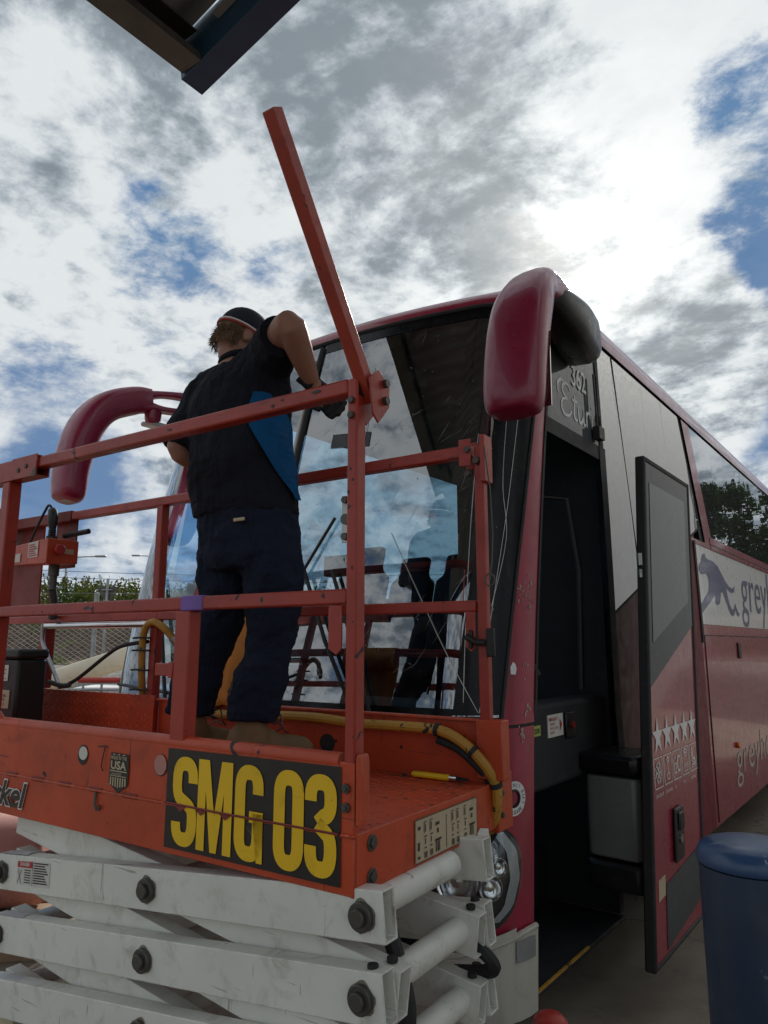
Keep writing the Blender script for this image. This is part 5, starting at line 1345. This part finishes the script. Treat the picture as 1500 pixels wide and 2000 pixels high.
for k in range(9):
    zz = .850 + k * .0072
    flat(b, V((1, 0, .1)).normalized(), Z_, (-1.252, .0004, zz + .002), [(0, 0), (.078 - (k % 4) * .006, 0), (.078 - (k % 4) * .006, .0035), (0, .0035)])
    if k < 6: flat(b, V((1, 0, .1)).normalized(), Z_, (-1.302, .0004, zz - .004), [(0, 0), (.036, 0), (.036, .003), (0, .003)])
flat(b, X_, Z_, (-1.258, .0004, .846), [(0, 0), (.0015, 0), (.0015, .070), (0, .07)])
ribbon(b, X_, Z_, (-1.338, .0004, .842), [(0, 0), (.02, .04)], .002); ribbon(b, X_, Z_, (-1.338, .0004, .842), [(.02, 0), (0, .04)], .002)
obj('lettering', b, STICKER_BLACK, dg, fixn=False)
b = B()
for k, zl in enumerate((.857, .670, .485)):
    z0 = zl + .0545
    b.add([(XA - .02 + .03 * k * .3, .006, z0 + .0), (XA + .13, .006, z0 + .016), (XA + .11, .03, z0 + .0145), (XA + .12, .048, z0 + .015), (XA - .01, .048, z0 + .001)], [(0, 1, 2, 3, 4)])
pieces('bare_patch', b, LETTER_GREY, lift, fixn=False, smooth=False)
# chassis on the ground
ch = obj('chassis', B().box(-1.62, .16, .04, .70, .13, .27), ORANGE, lift, bevel=.01)
for x in (-1.36, -.10):
    for y in (.02, .72):
        w_ = obj('wheel', B().cyl((x, y - .06, .16), (x, y + .06, .16), .16, 22), TYRE, lift, bevel=.012)
        obj('hub', B().cyl((x, y - .066, .16), (x, y + .066, .16), .07, 14), STEEL, w_)
obj('base_link', B().box(XA - .05, XA + .05, .05, .69, .26, .42).box(XB - .08, XB + .04, .05, .69, .26, .34), ARM_END, lift, bevel=.004)
# ------------------------------------------------------------------ the man on the lift
Rm = M.Rotation(LR, 4, 'Z')
def lw(x, y, z): return V((LX, LY, 0)) + Rm @ V((x, y, z))
MX, MY = -.80, .43
man = thing('person', 'man in navy work clothes and cap bending over the rail beside the windscreen', 'person', lw(MX, MY, DZ), LR)
def q(x, y, z): return V((x - MX, y - MY, z - DZ))
def oval(c, a, d, n=20, pw=2.3, rot=0., tilt=0.):
    r = []
    for k in range(n):
        t = 2 * pi * k / n
        x = a * abs(cos(t)) ** (2 / pw) * (1 if cos(t) >= 0 else -1); y = d * abs(sin(t)) ** (2 / pw) * (1 if sin(t) >= 0 else -1)
        x, y = x * cos(rot) - y * sin(rot), x * sin(rot) + y * cos(rot)
        r.append(V(c) + V((x, y, x * tilt)))
    return r
def limb(b, pts, radii, n=14, sub=4):
    P = catmull(pts, sub); R = [v.x for v in catmull([(r, 0, 0) for r in radii], sub)]
    return b.tube(P, R, n)
def organic(name, b, m, parent, voxel=.010, smooth=6, disp=0., dscale=.1):
    o = obj(name, b, m, parent, angle=180)
    r = o.modifiers.new('remesh', 'REMESH'); r.mode = 'VOXEL'; r.voxel_size = voxel; r.use_smooth_shade = True
    s = o.modifiers.new('smooth', 'SMOOTH'); s.factor = .5; s.iterations = smooth
    if disp:
        for i, (sc, am) in enumerate(((dscale, disp), (dscale * .42, disp * .5))):
            tx = bpy.data.textures.new(name + '_folds', 'CLOUDS'); tx.noise_scale = sc; tx.noise_depth = 2
            d = o.modifiers.new('folds', 'DISPLACE'); d.texture = tx; d.strength = am; d.mid_level = .42; d.texture_coords = 'LOCAL'
    return o
SR, ER, WR, HR = q(-.77, .46, 2.615), q(-.495, .29, 2.655), q(-.545, .475, 2.515), q(-.505, .53, 2.45)
SL_, EL, WL, HL_ = q(-1.03, .46, 2.57), q(-1.10, .36, 2.335), q(-1.06, .60, 2.235), q(-1.03, .67, 2.235)
HC = q(-.915, .49, 2.765)                              # head centre
hf = V((.42, .80, -.42)).normalized(); hs_ = hf.cross(V((0, 0, 1))).normalized(); hu = hs_.cross(hf).normalized()
def hp_(f, s, u): return HC + hf * f + hs_ * s + hu * u
def head_ring(u, f0, rf, rs, n=18): return [hp_(f0 + rf * cos(2 * pi * k / n), rs * sin(2 * pi * k / n), u) for k in range(n)]
bd = B()
bd.loft([head_ring(u, f0, rf, rs) for u, f0, rf, rs in ((-.125, .035, .030, .030), (-.115, .03, .055, .048), (-.09, .018, .080, .060), (-.05, .004, .092, .070), (0, .0, .099, .076), (.05, -.004, .099, .077), (.09, -.008, .082, .066), (.115, -.01, .05, .042), (.125, -.01, .015, .013))])
bd.loft([[hp_(.085 + a, s, u) for a, s, u in ((0, -w_, z), (d, 0, z), (0, w_, z), (-.03, 0, z))] for z, w_, d in ((.02, .006, .008), (-.01, .010, .022), (-.03, .016, .034), (-.042, .012, .018))])
for sgn_ in (-1, 1):
    bd.loft([[hp_(-.005 + rf * cos(t * pi / 5), sgn_ * (.072 + w_), -.005 + ru * sin(t * pi / 5)) for t in range(10)] for w_, rf, ru in ((0, .014, .022), (.012, .022, .033), (.018, .018, .028))])
bd.box(0, 0, 0, 0, 0, 0) if False else None
limb(bd, [hp_(-.025, 0, -.06), q(-.895, .455, 2.66), q(-.885, .45, 2.58)], [.058, .060, .07])
bd.loft([oval(q(*c), a, d) for c, a, d in (((-.785, .43, 1.90), .10, .085), ((-.785, .43, 1.98), .145, .10), ((-.83, .43, 2.15), .15, .10), ((-.87, .44, 2.42), .17, .115), ((-.89, .45, 2.60), .14, .09), ((-.89, .45, 2.66), .07, .06))])
for S, E_, W_ in ((SR, ER, WR), (SL_, EL, WL)):
    limb(bd, [S, S.lerp(E_, .5), E_, E_.lerp(W_, .35), E_.lerp(W_, .7), W_], [.060, .056, .048, .048, .039, .029])
for hipx, kx, ky, ax, ay in ((-.71, -.672, .445, -.70, .40), (-.88, -.925, .445, -1.02, .41)):
    limb(bd, [q(hipx, .43, 1.92), q((hipx + kx) / 2, .44, 1.82), q(kx, ky, 1.69), q((kx + ax) / 2, .42, 1.52), q(ax, ay, 1.27)], [.07, .065, .046, .043, .034])
FZ = DZ + .05
def hand(b, w, h, side, grow=0.):
    """palm and five bent fingers; w wrist, h knuckle line"""
    d = (h - w).normalized(); n = (V((0, 0, 1)) - d * d.z); n = V((-.7, .5, .3)); n = (n - d * n.dot(d)).normalized(); s = d.cross(n) * side
    L0 = (h - w).length
    b.loft([[w + d * (L0 * t) + s * (x * a) + n * (y * c) for x, y in [(cos(k * pi / 6), sin(k * pi / 6)) for k in range(12)]] for t, a, c in ((-.2, .028, .022), (.1, .032, .020), (.6, .043, .019), (1.05, .042, .015))])
    for i, (o, ln) in enumerate(((-.031, .058), (-.010, .068), (.012, .064), (.032, .050))):
        p0 = h - d * .02 + s * o; p1 = h + s * (o * 1.04) + d * (ln * .45) + n * .004; p2 = p1 + d * (ln * .28) - n * (ln * .38); p3 = p2 - d * (ln * .05) - n * (ln * .38)
        limb(b, [p0, p1, p2, p3], [.0105 + grow, .0105 + grow, .0095 + grow, .008 + grow], 8, 3)
    t0 = w + d * (L0 * .25) - s * .026; t1 = t0 + d * .035 - s * .028 - n * .014; t2 = t1 + d * .032 - n * .016 + s * .006
    limb(b, [t0, t1, t2], [.014 + grow, .0125 + grow, .010 + grow], 8, 4)
hand(bd, WR, HR, 1); hand(bd, WL, HL_, -1)
body = organic('body', bd, SKIN, man, .0075, 3)
# shirt
sb = B()
sb.loft([oval(q(*c), a, d, tilt=t) for c, a, d, t in (((-.805, .43, 2.045), .208, .150, .0), ((-.815, .43, 2.10), .213, .156, .0), ((-.835, .43, 2.20), .210, .152, 0), ((-.855, .435, 2.33), .207, .148, 0), ((-.87, .44, 2.45), .212, .146, .08), ((-.88, .45, 2.545), .212, .135, .16), ((-.89, .455, 2.60), .175, .110, .22), ((-.895, .46, 2.64), .115, .085, .15), ((-.90, .465, 2.665), .078, .07, 0))])
limb(sb, [q(-.90, .46, 2.57), SR + V((0, 0, .0)), SR.lerp(ER, .45), SR.lerp(ER, .74)], [.10, .098, .084, .078])
limb(sb, [q(-.88, .46, 2.56), SL_, SL_.lerp(EL, .5), SL_.lerp(EL, 1.02)], [.10, .095, .085, .082])
shirt = organic('polo_shirt', sb, SHIRT, man, .0085, 4, .022, .12)
obj('collar', B().tube([q(-.898 + .074 * cos(t * pi / 12), .464 + .068 * sin(t * pi / 12), 2.672 + .012 * cos(t * pi / 12)) for t in range(25)], .014, 8), SHIRT, shirt)
obj('sleeve_hem', B().tube([SR.lerp(ER, .735) + ((ER - SR).normalized().orthogonal().normalized() * cos(k * pi / 10) + (ER - SR).normalized().cross((ER - SR).normalized().orthogonal().normalized()) * sin(k * pi / 10)) * .077 for k in range(21)], .005, 6), SHIRT, shirt)
lv = [((-.813, .43, 2.09), .212, .155), ((-.825, .43, 2.15), .211, .154), ((-.845, .433, 2.26), .208, .150), ((-.862, .438, 2.38), .209, .147), ((-.872, .44, 2.47), .211, .144)]
rows = []
for i, (c, a, d) in enumerate(lv):
    t0, t1 = ((4, 14), (-8, 16), (-32, 16), (-47, 10), (-40, -18))[i]
    rows.append([q(*c) + V(((a + .016) * abs(cos(t)) ** .87, (d + .016) * (1 if t > 0 else -1) * abs(sin(t)) ** .87, 0)) for t in [radians(lerp(t0, t1, k / 8)) for k in range(9)]])
cols = [catmull([r[k] for r in rows], 5) for k in range(9)]
obj('side_panel', B().grid([[c[i] + V((.004 * sin(i * .8 + k), 0, 0)) for k, c in enumerate(cols)] for i in range(len(cols[0]))]), SHIRT_BLUE, shirt, angle=180, fixn=False)
# trousers
tb = B()
tb.loft([oval(q(*c), a, d) for c, a, d in (((-.78, .43, 1.85), .165, .12), ((-.778, .43, 1.90), .192, .14), ((-.785, .43, 1.98), .197, .145), ((-.80, .43, 2.08), .192, .138))])
limb(tb, [q(-.685, .43, 1.95), q(-.672, .435, 1.83), q(-.672, .445, 1.69), q(-.685, .43, 1.55), q(-.698, .398, 1.43), q(-.702, .385, 1.345)], [.105, .106, .088, .080, .090, .080], 18)
limb(tb, [q(-.885, .43, 1.95), q(-.900, .435, 1.83), q(-.925, .445, 1.69), q(-.980, .43, 1.55), q(-1.012, .41, 1.43), q(-1.018, .405, 1.35)], [.105, .100, .082, .075, .084, .076], 18)
trousers = organic('trousers', tb, TROUSER, man, .0085, 3, .026, .08)
b = B()
for i in range(1):
    b.box(*[0] * 6) if False else None
pk_ = [q(-.69, .43 - .146, 2.005)]
b.box(pk_[0].x - .025, pk_[0].x + .025, pk_[0].y - .004, pk_[0].y + .004, pk_[0].z - .006, pk_[0].z + .006)
obj('pocket_badge', b, PLACARD, trousers, bevel=.003)
# boots
def boot(hx, hy, tx, ty):
    h, t = q(hx, hy, FZ), q(tx, ty, FZ); d = (t - h).normalized(); s = V((d.y, -d.x, 0)); L0 = (t - h).length
    b = B()
    prof_ = [(0, .034, .10), (.06, .042, .115), (.28, .042, .112), (.42, .043, .10), (.6, .048, .075), (.8, .050, .066), (.93, .042, .055), (1, .022, .035)]
    b.loft([[h + d * (L0 * u) + s * (w * cos(k * pi / 7)) + V((0, 0, .028 + (ht - .02) * max(0, sin(k * pi / 7)))) if k <= 7 else h + d * (L0 * u) + s * (w * cos(k * pi / 7)) + V((0, 0, .02)) for k in range(14)] for u, w, ht in prof_])
    limb(b, [h + d * .085 + V((0, 0, .05)), h + d * .075 + V((0, 0, .13)), h + d * .07 + V((0, 0, .215))], [.052, .050, .050])
    o = organic('boot', b, BOOT, man, .0065, 4, .006, .05)
    sb_ = B().loft([[h + d * (L0 * u) + s * (w * x) + V((0, 0, z)) for x, z in ((-1, 0), (1, 0), (1, .026), (-1, .026))] for u, w in ((-.01, .03), (.05, .043), (.3, .043), (.5, .045), (.75, .054), (.92, .046), (1.01, .024))])
    obj('sole', sb_, SOLE, o, bevel=.006)
    lc = B()
    for k in range(4):
        p = h + d * (.135 + .018 * k) + V((0, 0, .155 - .022 * k)); lc.tube([p - s * .03, p + V((0, 0, .012)), p + s * .03], .003, 5)
    p = h + d * .15 + V((0, 0, .14)) + s * .03; lc.tube(catmull([p, p + s * .03 + V((0, 0, .01)), p + s * .045 - V((0, 0, .03)), p + s * .03 + d * .03 - V((0, 0, .05))], 4), .003, 5)
    obj('laces', lc, DARK_STEEL, o)
    obj('pull_tab', B().tube([h + V((0, 0, .235)) + d * .012, h + V((0, 0, .255)) + d * .0, h + V((0, 0, .215)) - d * .005], .006, 6), SOLE, o)
boot(-.725, .315, -.625, .60); boot(-1.015, .335, -1.01, .615)
# gloves
for w, h, sd2 in ((WR, HR, 1), (WL, HL_, -1)):
    g_ = B(); hand(g_, w, h, sd2, .0025); d = (h - w).normalized()
    g_.loft([[w - d * t + (d.orthogonal().normalized() * cos(k * pi / 6) + d.cross(d.orthogonal().normalized()) * sin(k * pi / 6)) * r for k in range(12)] for t, r in ((.045, .040), (.02, .035), (-.01, .034))])
    organic('glove', g_, GLOVE, man, .005, 2)
# cap and hair
cpb = B()
cpb.loft([head_ring(u, f0, rf, rs, 24) for u, f0, rf, rs in ((.022, -.006, .112, .089), (.05, -.006, .112, .089), (.085, -.008, .100, .080), (.115, -.010, .075, .060), (.135, -.012, .035, .028), (.138, -.012, .01, .01))])
cap = obj('cap', cpb, CAP, man, angle=70)
cap.modifiers.new('sub', 'SUBSURF').levels = 1; cap.modifiers['sub'].render_levels = 1
bb_ = B().grid([[hp_(.085 + .075 * t * (1 - (s * s) * .35), s * (.082 - .02 * t), .028 + .002 - .018 * t - .012 * s * s) for s in [-1 + .2 * k for k in range(11)]] for t in [0, .25, .5, .75, 1]])
br = obj('brim', bb_, CAP, cap, angle=180); sm = br.modifiers.new('solid', 'SOLIDIFY'); sm.thickness = .004
obj('band', B().tube([hp_(-.006 + .1135 * cos(2 * pi * k / 40), .0905 * sin(2 * pi * k / 40), .028) for k in range(41)], .0035, 6), LETTER_WHITE, cap)
obj('band', B().tube([hp_(-.006 + .1135 * cos(2 * pi * k / 40), .0905 * sin(2 * pi * k / 40), .019) for k in range(41)], .0035, 6), LABEL_RED, cap)
hb_ = B(); hr = random.Random(4)
for _ in range(1300):
    a = hr.uniform(radians(60), radians(300)); u = hr.uniform(-.06, .018) 
    f, s = -.006 + .100 * cos(a), .081 * sin(a)
    if f > -.030: continue
    p = hp_(f, s, u); o_ = (hf * cos(a) + hs_ * sin(a)) * hr.uniform(.002, .014) + V((hr.uniform(-.01, .01), hr.uniform(-.01, .01), hr.uniform(-.035, -.004)))
    hb_.tube([p, p + o_ * .6 + V((0, 0, .003)), p + o_], [.0018, .0014, .0004], 4)
hb_.loft([head_ring(u, -.016, rf, rs) for u, rf, rs in ((-.035, .080, .066), (-.02, .092, .073), (.01, .0985, .0785), (.04, .10, .080))])
obj('hair', hb_, HAIR, man, angle=80)

# ------------------------------------------------------------------ loose things
t = thing('utility_knife', 'yellow and black hand tool lying on the deck by the far toe board', 'hand tool', lw(-.27, .695, DZ), LR)
obj('handle', B().loft([[(x, w * c, .012 + h * s) for c, s in [(cos(k * pi / 5), sin(k * pi / 5)) for k in range(10)]] for x, w, h in ((0, .007, .006), (.006, .011, .010), (.06, .010, .010), (.135, .010, .010), (.14, .009, .009))]), YELLOW, t)
obj('collar', B().cyl((.14, 0, .012), (.165, 0, .012), .0095, 12), CHROME, t)
obj('tip', B().loft([[(x, w * c, .012 + h * s) for c, s in ((-1, -1), (1, -1), (1, 1), (-1, 1))] for x, w, h in ((.165, .007, .006), (.205, .003, .003))]), BLACK, t)
obj('clip', B().box(.03, .12, .009, .014, .010, .016), BLACK, t)

t = thing('equipment_case', 'black plastic case with two printed labels standing on the lift deck', 'case', lw(-2.51, .47, DZ), LR)
obj('case_body', B().box(-.36, .36, -.07, .07, .002, .36), BLACK, t, bevel=.012)
obj('lid', B().box(-.365, .365, -.075, .075, .362, .405), BLACK, t, bevel=.012)
lb = obj('label_plate', B().box(.12, .29, -.0735, -.071, .265, .335), LABEL_WHITE, t)
b = B()
for k in range(7): flat(b, X_, Z_, (.13, -.0748, .273 + k * .008), [(0, 0), (.15 - (k * 37 % 5) * .01, 0), (.15 - (k * 37 % 5) * .01, .003), (0, .003)])
obj('lettering', b, DARK_STEEL, lb, fixn=False)
lb = obj('label_plate', B().box(.12, .315, -.0735, -.071, .145, .225), PLACARD, t, bevel=.001)
b = text_mesh('SAFETY AND OPERATING', (.15, .012), X_, Z_, (.14, -.0748, .195), .01); t2_ = text_mesh('INSTRUCTIONS INSIDE', (.14, .012), X_, Z_, (.14, -.0748, .178), .01); b.add(t2_.v, t2_.f)
obj('lettering', b, STICKER_BLACK, lb, fixn=False)
obj('lettering', text_mesh('KEEP THIS BOX CLOSED', (.14, .010), X_, Z_, (.14, -.0748, .158), .0), LABEL_RED, lb, fixn=False)

b = B(); rows = []
for i in range(13):
    f = i / 12; z = 1.745 - .40 * f
    rows.append([lw(-1.30 + .36 * k / 14 + .012 * sin(f * 5), PW + (-.030 if i else -.004) - .010 * sin(k * .9 + f * 2) * f - .008 * sin(k * 2.1) * f, z - .010 * sin(k * .8) * f) for k in range(15)])
b.grid(rows); b.grid([rows[0], [lw(-1.30 + .36 * k / 14, PW + .03, 1.735) for k in range(15)], [lw(-1.30 + .36 * k / 14, PW + .034 + .004 * sin(k), 1.62) for k in range(15)]])
o = obj('work_cloth', b, ORANGE_CLOTH, angle=180, fixn=False); sm = o.modifiers.new('solid', 'SOLIDIFY'); sm.thickness = .005
tag(o, 'amber cloth hung over the far middle rail behind the man\'s legs', 'cloth')

bx, by = -.296, 1.470
t = thing('bollard', 'dark blue painted steel bollard with scuffed domed top', 'bollard', (bx, by, .017))
prof_b = [(.087, -.017), (.087, .4), (.0873, .8), (.087, 1.195)]
b = B().loft([[(cos(k * pi / 24) * r, sin(k * pi / 24) * r, z) for k in range(48)] for r, z in prof_b]); obj('post', b, BLUE_POST, t)
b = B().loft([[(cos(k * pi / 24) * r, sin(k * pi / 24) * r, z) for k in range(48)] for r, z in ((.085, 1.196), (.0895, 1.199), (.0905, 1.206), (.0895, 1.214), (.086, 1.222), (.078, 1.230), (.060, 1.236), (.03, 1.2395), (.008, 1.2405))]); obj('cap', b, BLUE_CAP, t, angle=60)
POST_AT = (-1.125, 2.387, .13)
t = thing('low_post', 'low red capped post with a pale rim beside the coach corner', 'post', POST_AT)
obj('stem', B().cyl((0, 0, -.13), (0, 0, .22), .035, 14), DARK_STEEL, t)
obj('cap', B().loft([[(cos(k * pi / 12) * r, sin(k * pi / 12) * r, z) for k in range(24)] for r, z in ((.058, .215), (.060, .235), (.055, .258), (.038, .275), (.012, .282))]), RED_CAP, t, angle=60)
obj('rim', B().tube([(cos(k * pi / 12) * .061, sin(k * pi / 12) * .061, .228) for k in range(25)], .004, 6), LABEL_WHITE, t)

t = thing('bulk_tank', 'white caged bulk liquid tank with a red top bar behind the coach', 'tank', far(8.4, -2.85), YAW)
obj('pallet', B().box(-.6, .6, -.5, .5, .02, .12), WOOD, t)
obj('tank', B().box(-.57, .57, -.47, .47, .13, 1.12), TANK, t, bevel=.06, seg=3)
for x in (-.6, -.4, -.2, 0, .2, .4, .6): obj('cage_bar', B().cyl((x, -.5, .12), (x, -.5, 1.17), .014, 8), GALV, t)
for z in (.35, .6, .85, 1.1): obj('cage_bar', B().cyl((-.61, -.515, z), (.61, -.515, z), .012, 8), GALV, t)
for x in (-.6, .6): obj('cage_bar', B().cyl((x, .5, .12), (x, .5, 1.17), .014, 8), GALV, t)
obj('top_bar', B().cyl((-.45, -.5, 1.20), (.62, -.5, 1.20), .03, 10), RED_CAP, t)
obj('top_frame', B().box(-.62, .62, -.51, -.49, 1.155, 1.172), GALV, t)
t = thing('plastic_pipe', 'long weathered cream pipe sloping up from the ground behind the lift', 'pipe', far(9.4, -4.0), YAW)
obj('pipe_body', B().tube([(-3.4, 0, .14), (-1.5, 0, .70), (.5, 0, 1.36), (2.6, 0, 2.02)], [.155, .15, .135, .12], 24), PIPE, t)
obj('pipe_collar', B().cyl((2.58, 0, 2.015), (2.75, 0, 2.07), .14, 20), PIPE, t)
t = thing('trestle', 'timber trestle propping the cream pipe behind the coach', 'trestle', far(9.4, -2.2), YAW)
obj('leg', B().beam((-.1, -.35, 0), (0, 0, 1.48), .07, .07), WOOD, t); obj('leg', B().beam((.1, .35, 0), (0, 0, 1.48), .07, .07), WOOD, t)
DRUM = far(4.4, -2.42, .10)
t = thing('plastic_drum', 'faded red plastic drum lying on a pallet beyond the scissor arms', 'drum', DRUM, YAW + .15)
obj('drum_body', B().loft([[(x, cos(k * pi / 16) * r, .27 + sin(k * pi / 16) * r) for k in range(32)] for x, r in ((-.45, .20), (-.44, .25), (-.2, .262), (-.19, .272), (-.15, .272), (-.14, .262), (.14, .262), (.15, .272), (.19, .272), (.2, .262), (.44, .25), (.47, .22), (.475, .20))]), PINK, t, angle=50)
obj('bung', B().cyl((.475, .0, .40), (.50, 0, .40), .04, 14), LABEL_RED, t)
t = thing('timber_pallet', 'grey brown timber pallet on the yard below the faded drum', 'pallet', far(4.4, -2.42, 0), YAW + .15)
for k in range(7): obj('plank', B().box(-.6, .6, -.5 + k * .15, -.5 + k * .15 + .10 + (k % 3) * .008, .078, .098), WOOD, t, bevel=.003)
for y in (-.45, 0, .45): obj('bearer', B().box(-.6, .6, y - .04, y + .04, 0, .077), WOOD, t)
